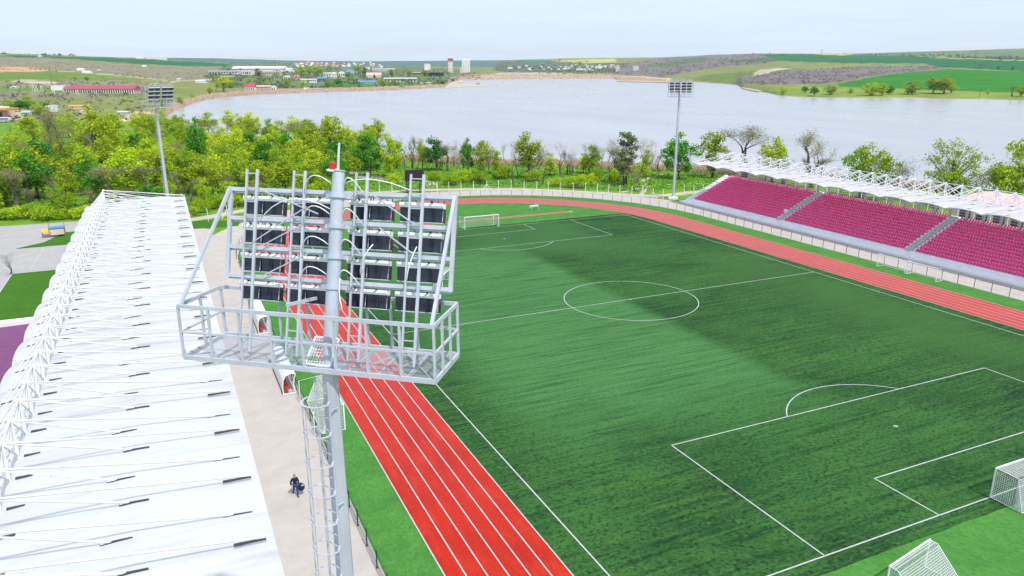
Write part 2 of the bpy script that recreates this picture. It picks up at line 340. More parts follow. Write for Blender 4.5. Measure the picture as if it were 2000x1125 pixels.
COVER = [
 ([(-600, 90), (2600, 60), (2600, 300), (-600, 300)], OL),
 ([(-600, 112), (90, 113), (300, 128), (470, 130), (470, 150), (330, 158), (150, 140), (100, 138), (-600, 138)], SC),
 ([(-600, 104), (0, 108), (200, 112), (455, 125), (460, 130), (375, 129.5), (270, 125), (180, 118), (90, 113), (0, 110.5), (-600, 108)], GF),
 ([(-600, 131), (40, 130.5), (96, 137), (70, 140.5), (0, 142), (-600, 143)], PL),
 ([(-600, 143), (60, 140.5), (130, 140), (220, 151), (280, 157), (200, 160), (100, 156), (-600, 157)], GR),
 ([(96, 137.2), (180, 142.5), (260, 149), (330, 158), (328, 159.2), (260, 150.2), (180, 143.7), (96, 138.4)], DT),
 ([(-600, 158), (90, 160), (130, 156), (250, 158), (330, 165), (330, 180), (230, 190), (110, 190), (-600, 195)], SC),
 ([(0, 166), (100, 172), (260, 184), (300, 186), (300, 190), (100, 180), (0, 178)], GR),
 ([(20, 157.5), (60, 155), (115, 160), (110, 165), (60, 163)], DT),
 ([(0, 215), (55, 215), (50, 232), (0, 238)], DT),
 ([(470, 118), (1000, 118), (1060, 122), (1000, 131), (740, 129), (580, 124)], TE),
 ([(240, 112.3), (420, 114), (560, 118.5), (600, 123), (455, 124), (330, 117)], TE),
 ([(455, 124), (600, 123), (760, 128), (900, 136), (960, 150), (880, 166), (700, 172), (500, 175), (420, 170), (400, 150)], TOWN),
 ([(455, 146), (490, 144), (490, 146), (420, 154), (330, 163), (330, 161), (420, 151)], DT),
 ([(640, 165), (720, 160), (800, 163), (810, 168), (700, 172), (640, 171)], (.05, .20, .025)),
 ([(980, 118), (1120, 118), (1230, 125), (1210, 140), (1150, 146), (990, 142), (960, 136)], (.115, .135, .11)),
 ([(1010, 117.5), (1080, 119), (1080, 126), (1020, 124)], (.05, .17, .11)),
 ([(1080, 118), (1200, 114.5), (1206, 121.5), (1150, 123.5), (1085, 122)], YE),
 ([(880, 161), (905, 153), (940, 147), (985, 142), (1060, 141), (1150, 144), (1260, 149), (1310, 152), (1310, 165), (1195, 156), (1000, 158)], RE),
 ([(1030, 138.5), (1120, 138), (1120, 140), (1030, 140.5)], (.02, .16, .09)),
 ([(1200, 126), (1300, 113), (1405, 107.5), (1485, 105), (1530, 117), (1500, 124), (1400, 132), (1290, 150), (1220, 147), (1170, 146)], PW),
 ([(1290, 123), (1370, 112), (1400, 116), (1310, 130), (1250, 133)], (.10, .14, .07)),
 ([(1400, 119), (1520, 112), (1540, 119), (1440, 122)], (.07, .135, .045)),
 ([(1370, 146), (1460, 140), (1540, 130), (1560, 138), (1470, 152), (1440, 166), (1400, 160), (1350, 158)], (.13, .18, .05)),
 ([(1440, 150), (1530, 139), (1650, 131), (1850, 129), (1840, 134), (1700, 149), (1620, 163), (1540, 167), (1440, 164)], (.17, .15, .145)),
 ([(1480, 138), (1520, 133), (1545, 134), (1500, 142), (1465, 150)], DT),
 ([(1490, 106), (1640, 105.5), (1830, 110.5), (2600, 116), (2600, 136), (2000, 138.5), (1840, 131), (1800, 124.5), (1650, 124), (1520, 119)], GF),
 ([(1560, 104.5), (1700, 105.5), (1840, 108), (1840, 110), (1600, 107)], YE),
 ([(1640, 108), (1690, 104), (1800, 101), (2600, 88), (2600, 112), (2000, 112), (1840, 109.5)], (.12, .19, .10)),
 ([(1820, 112), (2000, 118), (2000, 119), (1820, 113)], YE),
 ([(1634, 163.5), (1700, 150.5), (1780, 141), (1850, 134.5), (2000, 139), (2600, 140), (2600, 190), (2000, 181), (1790, 175.5), (1640, 172)], GB),
 ([(1500, 172), (1560, 166), (1640, 171), (1790, 175.5), (2000, 181), (2600, 188), (2600, 214), (2000, 200), (1700, 196), (1560, 194), (1500, 182)], LG),
 ([(1380, 161), (1450, 165), (1450, 172), (1380, 164)], DT),
]
def cover(x, y):
    c = None
    for poly, cc in COVER:
        if inpoly(x, y, poly): c = cc
    c = c or OL
    ys = interp(x, YS)
    band = interp(x, [(230, 0), (260, 30), (330, 18), (380, 12), (480, 9), (700, 7), (860, 7), (900, 0), (1300, 0), (1310, 3), (1500, 2.5), (2500, 3)])
    if ys-y < band*(.8+.4*noise.noise((x*.03, 0, 0))): c = RE if x < 1300 else (.34, .27, .17)
    return c
rows = 84; xs = [-500+5*i for i in range(601)]
vv = []; cc = []
for x in xs:
    ys, yk = interp(x, YS), interp(x, YK)
    for j in range(rows):
        tt = j/(rows-1); y = ys+(yk-ys)*tt
        p = at(x, y)
        p.z += min(1, tt*6)*(1-tt*.5)*noise.noise(p*.004)*3.0*min(1, (p-CAM).length/1500)
        vv.append(tuple(p))
        jx, jy = noise.noise((x*.05, y*.3, 1))*7, noise.noise((x*.03, y*.3, 5))*1.1
        cc.append((*cover(x+jx, y+jy), 1))
    p = CAM+ray(x, yk+4)*interp(x, WF)*1.35; p.z -= 60; vv.append(tuple(p)); cc.append((*TE, 1))
rr = rows+1; ff = []
for i in range(len(xs)-1):
    for j in range(rr-1):
        ff.append((i*rr+j, (i+1)*rr+j, (i+1)*rr+j+1, i*rr+j+1))
me = bpy.data.meshes.new('hills'); me.from_pydata(vv, [], ff); me.materials.append(M['terrain'])
ca = me.color_attributes.new('cover', 'FLOAT_COLOR', 'POINT'); ca.data.foreach_set('color', [q for c in cc for q in c])
me.polygons.foreach_set('use_smooth', [True]*len(me.polygons))
o = bpy.data.objects.new('hills', me); col.objects.link(o); o['kind'] = 'structure'
def slab(name, poly, z0, z1, m):
    mb = MB(); top = [gpt(x, y, z1) for x, y in poly]; bot = [V((p.x, p.y, z0)) for p in top]
    mb.face(top)
    for i in range(len(top)):
        j = (i+1) % len(top); mb.face([bot[i], bot[j], top[j], top[i]])
    o = mb.build(name, m); o['kind'] = 'structure'; return o
slab('reed_spit', [(868, 172), (905, 169.3), (945, 168.3), (972, 167.2), (955, 165.6), (935, 164.3), (900, 162), (880, 160)], -6, -3.2, M['sand'])
slab('reed_spit', [(1203, 158.5), (1260, 160.3), (1310, 161.2), (1310, 157), (1240, 155.5)], -6, -2.6, M['reed'])
slab('reed_spit', [(1448, 172), (1480, 178.5), (1492, 176), (1475, 169.5), (1452, 168)], -6, -2.5, M['reed'])
# ------------------------------------------------------------------ stadium ground
YC = 45.7
def outline(RL, RR=None, ymin=-120., n=64):
    RR = RR or RL; c = (RR-RL)/2; r = (RR+RL)/2
    pts = [(RR, ymin)]
    for i in range(n+1):
        a = math.pi*i/n; pts.append((c+r*math.cos(a), YC+r*math.sin(a)))
    pts.append((-RL, ymin)); return pts
def ring(name, A, B, z, m, kind='structure'):
    mb = MB()
    for i in range(len(A)-1): mb.face([(*A[i], z), (*B[i], z), (*B[i+1], z), (*A[i+1], z)])
    o = mb.build(name, m); o['kind'] = kind; return o
flat('concrete_apron', outline(54.5, 57), -.008, M['concrete'])
flat('concrete_apron', [(-62, -120), (-54, -120), (-54, 50), (-49, 75), (-52, 79), (-56, 70), (-62, 70)], -.012, M['concrete'])
flat('plaza', [(-140, 54), (-66, 54), (-66, -120), (-70, -120), (-70, 54), (-66, 54), (-66, 88), (-62, 97), (-140, 99)], -.014, M['asphalt']) if False else None
flat('plaza', [(-150, 53), (-62, 53), (-62, 90), (-72, 96), (-150, 101)], -.014, M['asphalt'])
flat('plaza', [(-150, -120), (-62, -120), (-62, 53), (-150, 53)], -.018, M['asphalt'])
flat('lawn', [(-79.6, 17.5), (-62, 17.5), (-62, 52), (-79.6, 52)], .05, M['lawn'])
flat('lawn', [(-82, 72), (-64, 72), (-64, 85), (-75.5, 84.5), (-78, 76)], .03, M['lawn'])
mb = MB()
for x in (-77.5, -73.0, -68.2): mb.box(x-.06, 53.2, -.012, x+.06, 70.8, -.006)
for (x0, y0, x1, y1) in ((-79.8, 17.3, -62, 17.5), (-79.8, 52, -62, 52.2), (-79.8, 17.5, -79.6, 52)): mb.box(x0, y0, -.02, x1, y1, .1)
o = mb.build('paving_joint', M['kerb']); o['kind'] = 'structure'
flat('lawn', [(-56, 78), (-51, 77), (-44, 76.5), (-43, 82), (-50, 86), (-57, 84)], .0, M['lawn'])
# sandy path outside the far fence
def strip(name, pts, wd, z, m):
    mb = MB(); P = [V((*p, z)) for p in pts]; Ls = []
    for i, p in enumerate(P):
        d = (P[min(i+1, len(P)-1)]-P[max(i-1, 0)]).normalized(); nn = V((-d.y, d.x, 0))*wd/2*(1+.3*noise.noise(p*.2)); Ls.append((p+nn, p-nn))
    for (a, b_), (c, d) in zip(Ls, Ls[1:]): mb.face([a, b_, d, c])
    o = mb.build(name, m); o['kind'] = 'structure'; return o
def smooth_pts(pts, n=6):
    o = []
    for i in range(len(pts)-1):
        p0, p1, p2, p3 = [V(pts[max(0, min(len(pts)-1, i+k_))]) for k_ in (-1, 0, 1, 2)]
        for j in range(n):
            t_ = j/n; o.append(tuple(.5*((2*p1)+(p2-p0)*t_+(2*p0-5*p1+4*p2-p3)*t_*t_+(3*p1-p0-3*p2+p3)*t_**3)))
    o.append(tuple(pts[-1])); return o
strip('sandy_path', smooth_pts([(-66, 86), (-52, 88), (-40, 95), (-25, 101), (-8, 106), (4, 105.5), (16, 101.5), (30, 94.5), (44, 82), (54, 72), (66, 72), (90, 76)]), 3.4, -.006, M['sand'])
strip('sandy_path', smooth_pts([(6, 106), (10, 118), (2, 132), (-6, 150)]), 4.5, -.010, M['sand'])
strip('sandy_path', smooth_pts([(52, 74), (60, 84), (68, 96), (80, 104)]), 1.4, -.011, M['sand'])
strip('sandy_path', smooth_pts([(50, 80), (66, 86), (84, 82)]), 1.2, -.014, M['sand'])
flat('light_turf', outline(46.7, 47.9), .004, M['turf_light'])
pitch = [(-35.95, -54.6), (35.95, -54.6), (35.95, 54.9), (-35.95, 54.9)]
pts = []
for i in range(60): pts.append((-35.95+71.9*i/60, -54.6+.18*noise.noise((i*.5, 0, 0))))
for i in range(8): pts.append((35.95, -54.6+109.5*i/8))
for i in range(60): pts.append((35.95-71.9*i/60, 54.9+.18*noise.noise((i*.5, 9, 0))))
for i in range(8): pts.append((-35.95, 54.9-109.5*i/8))
flat('pitch_turf', pts, .010, M['pitch'])
ring('running_track', outline(36), outline(43.3), .014, M['track'])
flat('running_track', [(-43.3, YC), (-36, YC), (-36, 57.4), (-43.3, 57.4)], .0185, M['track'])
flat('jump_runway', [(-24, 60.9), (25, 60.9), (25, 62.2), (-24, 62.2)], .012, M['track'])
mb = MB()
def fl(p, q, wd, z): 
    p, q = V((*p, z)), V((*q, z)); d = (q-p).normalized(); nn = V((-d.y, d.x, 0))*wd/2; mb.face([p-nn, q-nn, q+nn, p+nn])
for i in range(7):
    r_ = 36+i*7.3/6; A, B = outline(r_-.045, n=80), outline(r_+.045, n=80)
    for j in range(len(A)-1): mb.face([(*A[j], .0235), (*B[j], .0235), (*B[j+1], .0235), (*A[j+1], .0235)])
    fl((-r_, YC), (-r_, 57.4), .08, .0275)
fl((-43.3, 57.4), (-36, 57.4), .1, .0275)
for x in (60.9, 62.2): fl((-24, x), (25, x), .1, .018)
fl((25, 60.9), (25, 62.2), .4, .018)
o = mb.build('lane_markings', M['line']); o['kind'] = 'structure'
mb = MB(); LN, WD, ZL, LW = 53.26, 33.95, .018, .105
for a, b_ in (((-WD, -LN), (WD, -LN)), ((-WD, LN), (WD, LN)), ((-WD, -LN), (-WD, LN)), ((WD, -LN), (WD, LN)), ((-WD, 0), (WD, 0))): fl(a, b_, LW, ZL)
def arc(cx, cy, r_, a0, a1, n=72):
    for i in range(n):
        t0, t1 = a0+(a1-a0)*i/n, a0+(a1-a0)*(i+1)/n
        q = [(cx+rr_*math.cos(tt_), cy+rr_*math.sin(tt_), ZL) for rr_, tt_ in ((r_-LW/2, t0), (r_+LW/2, t0), (r_+LW/2, t1), (r_-LW/2, t1))]; mb.face(q)
arc(0, 0, 9.15, 0, 2*math.pi, 96); arc(0, 0, .15, 0, 2*math.pi, 12)
for s in (-1, 1):
    for wd_, dp in ((20.16, 16.5), (9.16, 5.5)):
        fl((-wd_, s*LN), (-wd_, s*(LN-dp)), LW, ZL); fl((wd_, s*LN), (wd_, s*(LN-dp)), LW, ZL); fl((-wd_, s*(LN-dp)), (wd_, s*(LN-dp)), LW, ZL)
    a = math.acos(5.5/9.15); c = -s*math.pi/2
    arc(0, s*(LN-11), 9.15, c-a, c+a, 30); arc(0, s*(LN-11), .14, 0, 2*math.pi, 12)
    for sx in (-1, 1):
        c = math.atan2(-s, -sx); arc(sx*WD, s*LN, 1, c-math.pi/4, c+math.pi/4, 8)
o = mb.build('pitch_markings', M['line']); o['kind'] = 'structure'
A, B = outline(46.7, 47.9), outline(46.85, 48.05); mb = MB()
for i in range(len(A)-1):
    for (p, q, r2, s2) in (((*A[i], .06), (*B[i], .06), (*B[i+1], .06), (*A[i+1], .06)), ((*A[i], 0), (*A[i], .06), (*A[i+1], .06), (*A[i+1], 0)), ((*B[i], .06), (*B[i], -.02), (*B[i+1], -.02), (*B[i+1], .06))): mb.face([p, q, r2, s2])
o = mb.build('kerb', M['kerb']); o['kind'] = 'structure'
# ------------------------------------------------------------------ pitch-side wire fences
def along(pts, step):
    out_ = []; d = 0; nxt = 0
    for a, b_ in zip(pts, pts[1:]):
        a, b_ = V(a), V(b_); l = (b_-a).length
        while nxt <= d+l: out_.append(a+(b_-a)*((nxt-d)/l)); nxt += step
        d += l
    return out_
def wire_fence(name, pts, step, h, m, label, vstep, nh, wr):
    root = empty(name, (*pts[0], 0)); tag(root, label, 'fence'); o0 = V((*pts[0], 0)); P = along(pts, step)
    pm = MB(); pm.box(-.035, -.035, 0, .035, .035, h); pm.box(-.06, -.06, 0, .06, .06, .03); first = None
    for p in P:
        if first is None: o = first = pm.build('post', m, root)
        else: o = first.copy(); col.objects.link(o); o.parent = root
        o.location = V((*p, 0))-o0
    wm = MB()
    for p, q in zip(P, P[1:]):
        for i in range(nh): 
            z = .08+(h-.12)*i/(nh-1); wm.bar((*(p-V(pts[0])), z), (*(q-V(pts[0])), z), wr)
        n_ = int((q-p).length/vstep)
        for i in range(1, n_):
            c = p+(q-p)*(i/n_)-V(pts[0]); wm.bar((*c, .08), (*c, h-.04), wr*.8)
    wm.build('wire_panel', m, root)
    return root
wire_fence('pitch_fence', [(-46.95, -60), (-46.95, 46)], 2.55, 1.35, M['fence_green'], 'dark green wire fence along the path beside the left stand', .22, 7, .010)
aa = [(x, y) for x, y in outline(47.05, 48.2, n=60)[1:-1]]
wire_fence('pitch_fence', aa, 2.6, 1.3, M['fence_dark'], 'low wire fence curving round the far end of the track', .6, 4, .006)
wire_fence('pitch_fence', [(48.3, 45), (48.3, -52)], 2.55, 1.4, M['fence_dark'], 'low wire fence with thin dark posts below the magenta stand', .6, 4, .006)
# outer fence of white concrete posts
FP = [(-6.1, 108), (-3.2, 106.4), (-.6, 104.6), (4.0, 101.8), (7.1, 100.3), (9.9, 99.3), (12.9, 98.4), (16, 97.5), (19.5, 96.9), (22.4, 95.9), (25.3, 94.3), (28.2, 92.5), (30.7, 90.2), (33, 88), (35.4, 86.1), (38.2, 84.3), (40.8, 82.5), (42.9, 80.2), (44.6, 77.6), (46.4, 75.2), (48.3, 72.7), (49.8, 70.2), (51.1, 67.7), (52.2, 65.1)]
def post_fence(pts, label, braces=()):
    root = empty('concrete_fence', (*pts[0], 0)); tag(root, label, 'fence'); o0 = V((*pts[0], 0)); first = None
    pm = MB(); pm.hexa([(-.075, -.075, 0), (.075, -.075, 0), (.075, .075, 0), (-.075, .075, 0), (-.05, -.05, 2.4), (.05, -.05, 2.4), (.05, .05, 2.4), (-.05, .05, 2.4)])
    pm.bar((0, 0, 2.36), (.0, .28, 2.7), .08)
    for i, p in enumerate(pts):
        if first is None: o = first = pm.build('post', M['post'], root)
        else: o = first.copy(); col.objects.link(o); o.parent = root
        o.location = V((*p, 0))-o0
        d = V(pts[min(i+1, len(pts)-1)])-V(pts[max(i-1, 0)]); o.rotation_euler = (0, 0, math.atan2(d.y, d.x))
        if i in braces:
            bm_ = MB(); d = d.normalized(); c = V((*p, 0))-o0
            for s in (-1, 1): bm_.bar(c+V((d.x*s*1.3, d.y*s*1.3, 0)), c+V((d.x*s*.1, d.y*s*.1, 1.7)), .11)
            bm_.build('brace', M['post'], root)
    wm = MB()
    for a, b_ in zip(pts, pts[1:]):
        for z in (.5, 1.1, 1.7, 2.3): wm.bar(V((*a, z))-o0, V((*b_, z))-o0, .012)
    wm.build('wire', M['galv'], root)
post_fence(FP, 'long fence of white concrete posts along the sandy path beyond the far bend', (8, 22))
post_fence([(60.8, 68.2), (63.5, 67.9), (66.2, 67.6)], 'short row of white fence posts beside the far end of the magenta stand')
post_fence([(-57, 82.5), (-53.5, 82.2), (-49.2, 84.3), (-45.2, 86.5), (-40.5, 88.4), (-35.9, 89.9), (-33.0, 90.4), (-24, 97.5), (-17, 101.5)], 'row of leaning white fence posts beyond the far end of the left stand', (3,))
# ------------------------------------------------------------------ grandstands
def arch(y):
    f = ((y/6.0) % 1.0); return 1-(2*f-1)**2
def stand_roof(mirror, parent, y0, y1):
    mb = MB(); X = [53.6, 55, 57, 59.5, 62, 64.5, 66, 67.6, 68.7 if mirror < 0 else 69.6]; ny = int((y1-y0)/.5)  # right roof's rear edge extended to block sun on the top row
    idx = []
    for i in range(ny+1):
        y = y0+(y1-y0)*i/ny; a = arch(y); row = []
        for j, x in enumerate(X):
            edge = (abs(j-4)/4)**1.5
            xx = x+((.11 if mirror < 0 else .16)*a if j == len(X)-1 else (.15*a if j == len(X)-2 else 0))
            z = 9.52+.12*math.sin((x-53)/15*math.pi)-max(0, x-60)*.075+a*(.10+(-.06 if (mirror < 0 and j < 4) else (.13 if mirror < 0 else .27))*edge)-(.25 if j == len(X)-1 else 0)
            row.append((xx*mirror, y, z))
        idx.append(row)
    n0 = len(mb.v)
    for row in idx: mb.v.extend(row)
    k_ = len(X)
    for i in range(ny):
        for j in range(k_-1):
            f = (n0+i*k_+j, n0+i*k_+j+1, n0+(i+1)*k_+j+1, n0+(i+1)*k_+j); mb.f.append(f if mirror < 0 else f[::-1]); mb.m.append(0)
    # thickness: underside and fascia
    n1 = len(mb.v)
    for row in idx: mb.v.extend([(p[0], p[1], p[2]-.16) for p in row])
    for i in range(ny):
        for j in range(k_-1):
            f = (n1+i*k_+j, n1+i*k_+j+1, n1+(i+1)*k_+j+1, n1+(i+1)*k_+j); mb.f.append(f[::-1] if mirror < 0 else f); mb.m.append(0)
        for j in (0, k_-1): mb.f.append((n0+i*k_+j, n0+(i+1)*k_+j, n1+(i+1)*k_+j, n1+i*k_+j)); mb.m.append(1)
    for i in (0, ny):
        for j in range(k_-1): mb.f.append((n0+i*k_+j, n0+i*k_+j+1, n1+i*k_+j+1, n1+i*k_+j)); mb.m.append(0)
    return mb.build('roof', [M['roof_white'], M['white'] if mirror < 0 else M['wall_grey']], parent, smooth=False)
def roof_z(x, y):
    x = abs(x); return 9.52+.12*math.sin((x-53)/15*math.pi)-max(0, x-60)*.075+arch(y)*(.10+.20*min(1, abs(x-62)/8)**1.5)
def stand(mirror, label, y0, y1, seats):
    root = empty('grandstand', (mirror*60, 0, 0)); tag(root, label, 'grandstand'); off = V((mirror*60, 0, 0))
    class OB(MB): pass
    def bld(mb, name, m, par=root, **kw):
        mb.v = [(v[0]-(off.x if par is root else off.x), v[1], v[2]) for v in mb.v]; return mb.build(name, m, par, **kw)
    rf = stand_roof(mirror, root, y0-3 if mirror > 0 else y0, 57.0)
    for v in rf.data.vertices: v.co.x -= off.x
    # tiers
    mb = MB(); S = mirror
    def bx(x0, ya, z0, x1, yb, z1): mb.box(min(S*x0, S*x1), ya, z0, max(S*x0, S*x1), yb, z1)
    bx(54.6, y0, -.02, 57.55, 61.8, .28); bx(56.2, y0, .28, 57.55, 61.6, .5)
    for r_ in range(13): bx(57.55+.85*r_, y0, -.02, 57.55+.85*(r_+1), 61.4, .62+.385*r_)
    bx(68.61, y0, -.02, 70.4, 61.4, 5.3)
    bld(mb, 'terrace', M['stand_concrete'])
    mb = MB()   # sloping end wall
    for r_ in range(13): bx(57.4+.85*r_, 61.42, -.02, 57.4+.85*(r_+1)+.02, 62.0, .95+.385*r_)
    bx(56.6, 61.42, -.02, 57.38, 61.95, .62)
    bld(mb, 'end_wall', M['stand_concrete'])
    aisles = [32.5, 2.15, -28.2] if seats else []
    for ya in aisles:
        mb = MB()
        for r_ in range(26):
            x = 57.5+.425*r_; bx(x, ya-.55, .5, x+.47, ya+.55, .655+.1925*r_+.12)
        bld(mb, 'aisle_steps', M['roof_grey'])
    # columns at the back
    mb = MB(); ys_ = [57-3*i for i in range(int((57-y0)/3)+1)]
    first = None
    for i, y in enumerate(ys_[:100]):
        if first is None:
            cm = MB(); cm.box(-.17, -.17, 0, .17, .17, 3.5); cm.bar((0, 0, 2.6), (-.9*S, 0, 3.6), .12); first = o = cm.build('column', M['wall_grey'], root)
        else: o = first.copy(); col.objects.link(o); o.parent = root
        o.location = (S*68.3-off.x, y, 5.28)
    if seats:
        mb = MB()
        for y in ys_: mb.tube([(S*72.5, y-1.5, 0), (S*72.5, y-1.5, 8.7)], .07, 6)
        bld(mb, 'rear_post_row', M['white'])
        mb = MB(); mb.bar((S*70.3, y0, 6.25), (S*70.3, 61, 6.25), .06); mb.bar((S*70.3, y0, 5.8), (S*70.3, 61, 5.8), .04); bld(mb, 'handrail', M['galv'])
    # roof masts, tie rods, gussets
    pm = MB(); pm.tube([(0, 0, -.5), (0, 0, 1.95)], [.11, .09], 8); pm.box(-.16, -.05, 1.85, .16, .05, 2.12); pm.bar((.05*S, 0, 1.9), (.75*S, 0, -.45), .09); firstp = None
    tipz = 11.5
    rodmb = MB(); rustmb = MB(); brmb = MB(); slotmb = MB(); gus = MB()
    for i, y in enumerate(ys_):
        if firstp is None: o = firstp = pm.build('roof_mast', M['white'], root)
        else: o = firstp.copy(); col.objects.link(o); o.parent = root
        o.location = (S*65.8-off.x, y, 9.5)
        xa = 54.05 if i % 2 == 0 else 55.3; xb = 60.6 if i % 2 else 59.9
        top = (S*65.8, y, tipz)
        for xe, rad in ((xa, .06), (xb, .055), (67.6, .05)):
            e = (S*xe, y, roof_z(xe, y)+.05)
            rusty = S < 0 and i in (33, 36) and xe != 67.6 and (i+int(xe)) % 2
            if xe == 67.6: rodmb.tube([top, e], rad, 6)
            else:
                rm_ = MB(); rm_.tube([top, e], rad, 6); o = bld(rm_, 'tie_rod', M['rust'] if rusty else M['rod'])
                if rusty: tag(o, 'tie rod with orange rust patches')
            # gusset plate over a solid dark strip, coloured as the shade in a membrane gap
            z = lambda xx: roof_z(xx, y)
            x_in, x_out = (xe+.35, xe-1.0) if xe < 65 else (xe-.3, xe+.35)
            if xe == xa and i % 2 == 0: x_in, x_out = xe+1.35, xe-.05
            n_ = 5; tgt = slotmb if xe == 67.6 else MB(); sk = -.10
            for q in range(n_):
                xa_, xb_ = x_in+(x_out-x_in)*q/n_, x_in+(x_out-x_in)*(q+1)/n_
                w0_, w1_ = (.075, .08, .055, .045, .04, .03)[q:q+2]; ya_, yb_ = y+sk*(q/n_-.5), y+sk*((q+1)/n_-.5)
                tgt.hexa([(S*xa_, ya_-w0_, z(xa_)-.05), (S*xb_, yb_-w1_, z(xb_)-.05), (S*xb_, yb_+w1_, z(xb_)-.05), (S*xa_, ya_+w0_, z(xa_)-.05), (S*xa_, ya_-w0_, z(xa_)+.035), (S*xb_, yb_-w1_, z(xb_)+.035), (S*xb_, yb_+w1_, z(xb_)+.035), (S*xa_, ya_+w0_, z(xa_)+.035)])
            if tgt is not slotmb: bld(tgt, 'roof_slot_shade', M['slot'])
            gus.obox((S*(xe+.1), y, z(xe)+.08), (.22, 0, 0), (0, .018, 0), (0, 0, .1))
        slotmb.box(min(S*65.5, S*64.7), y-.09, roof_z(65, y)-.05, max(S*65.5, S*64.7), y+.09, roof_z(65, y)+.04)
        if i+1 < len(ys_):
            y2 = ys_[i+1]
            brmb.tube([(S*65.8, y, tipz-.1), (S*65.8, y2, 9.3)], .05, 6)
            brmb.tube([(S*65.8, y, 9.3), (S*65.8, y2, tipz-.1)], .05, 6)
            brmb.tube([(S*65.8, y, tipz), (S*65.8, y2, tipz)], .045, 6)
            brmb.tube([(S*65.8, y, tipz-.05), (S*68.0, y2, 9.1)], .04, 6)
    for x in (54.2, 57, 60, 63): brmb.tube([(S*65.8, 57.15, tipz), (S*x, 57.3, 9.75)], .05, 6)
    brmb.bar((S*66.2, 57.3, 9.7), (S*53.6, 57.3, 9.72), .16)
    for nm_, mb_, mt_ in (('tie_rod', rodmb, M['rod']), ('roof_brace', brmb, M['rod'] if S < 0 else M['white']), ('roof_slot_shade', slotmb, M['slot']), ('gusset_plate', gus, M['white'])): bld(mb_, nm_, mt_)['kind'] = 'stuff'
    if not seats: return root
    # seats
    def seat_into(mb, x, y, z, j=0):
        n_ = len(mb.v); w_ = .215
        mb.hexa([(x, y-w_, z+.21), (x+.36, y-w_, z+.18), (x+.36, y+w_, z+.18), (x, y+w_, z+.21), (x-.01, y-w_, z+.26), (x+.36, y-w_, z+.23), (x+.36, y+w_, z+.23), (x-.01, y+w_, z+.26)])
        b0 = [(x+.34, y-w_, z+.22), (x+.39, y-w_*.5, z+.22), (x+.39, y+w_*.5, z+.22), (x+.34, y+w_, z+.22)]
        t0 = [(x+.42, y-w_*.86, z+.48), (x+.47, y-w_*.45, z+.52), (x+.47, y+w_*.45, z+.52), (x+.42, y+w_*.86, z+.48)]
        for a in range(3):
            i0 = len(mb.v); mb.v.extend([b0[a], b0[a+1], t0[a+1], t0[a]]); mb.v.extend([(p[0]+.04, p[1], p[2]) for p in (b0[a], b0[a+1], t0[a+1], t0[a])])
            for f in ((0, 1, 2, 3), (7, 6, 5, 4), (3, 2, 6, 7), (0, 3, 7, 4), (1, 5, 6, 2)): mb.f.append(tuple(i0+q for q in f)); mb.m.append(0)
        mb.box(x+.1, y-.05, z-.01, x+.22, y+.05, z+.195)
    spots = []
    for ya, yb in ((33.55, 60.6), (3.2, 31.45), (-27.15, 1.1), (y0+.5, -29.3)):
        n_ = int((yb-ya)/.5)
        for r_ in range(13):
            for i in range(n_):
                y = ya+(yb-ya)*(i+.5)/n_; x = 57.55+.85*r_+.36; z = .62+.385*r_
                spots.append((x, y, z))
    spots = [s for s in spots if not (abs(s[1]-33.9) < .9 and abs(s[2]-(.62+.385*3)) < .01)]
    def vis(s):
        d = V(s)-CAM; w_ = d.dot(fw); px = 1000+FPX*d.dot(rt)/w_; return px < 1990
    near = sorted([s for s in spots if vis(s)], key=lambda s: (V(s)-CAM).length)[:100]; ns = set(near)
    sm = MB(); seat_into(sm, 0, 0, 0); first = None
    for s in near:
        if first is None: o = first = sm.build('seat', M['seat'], root)
        else: o = first.copy(); col.objects.link(o); o.parent = root
        o.location = V(s)-off
    mb = MB()
    for s in spots:
        if s not in ns: seat_into(mb, *s)
    o = bld(mb, 'seat', M['seat']); o['kind'] = 'stuff'
    return root
stand(-1, 'long white-roofed grandstand on the left with rods and dark slots', -63, 61, False)
stand(1, 'grandstand full of magenta seats under a white scalloped roof', -42, 61, True)
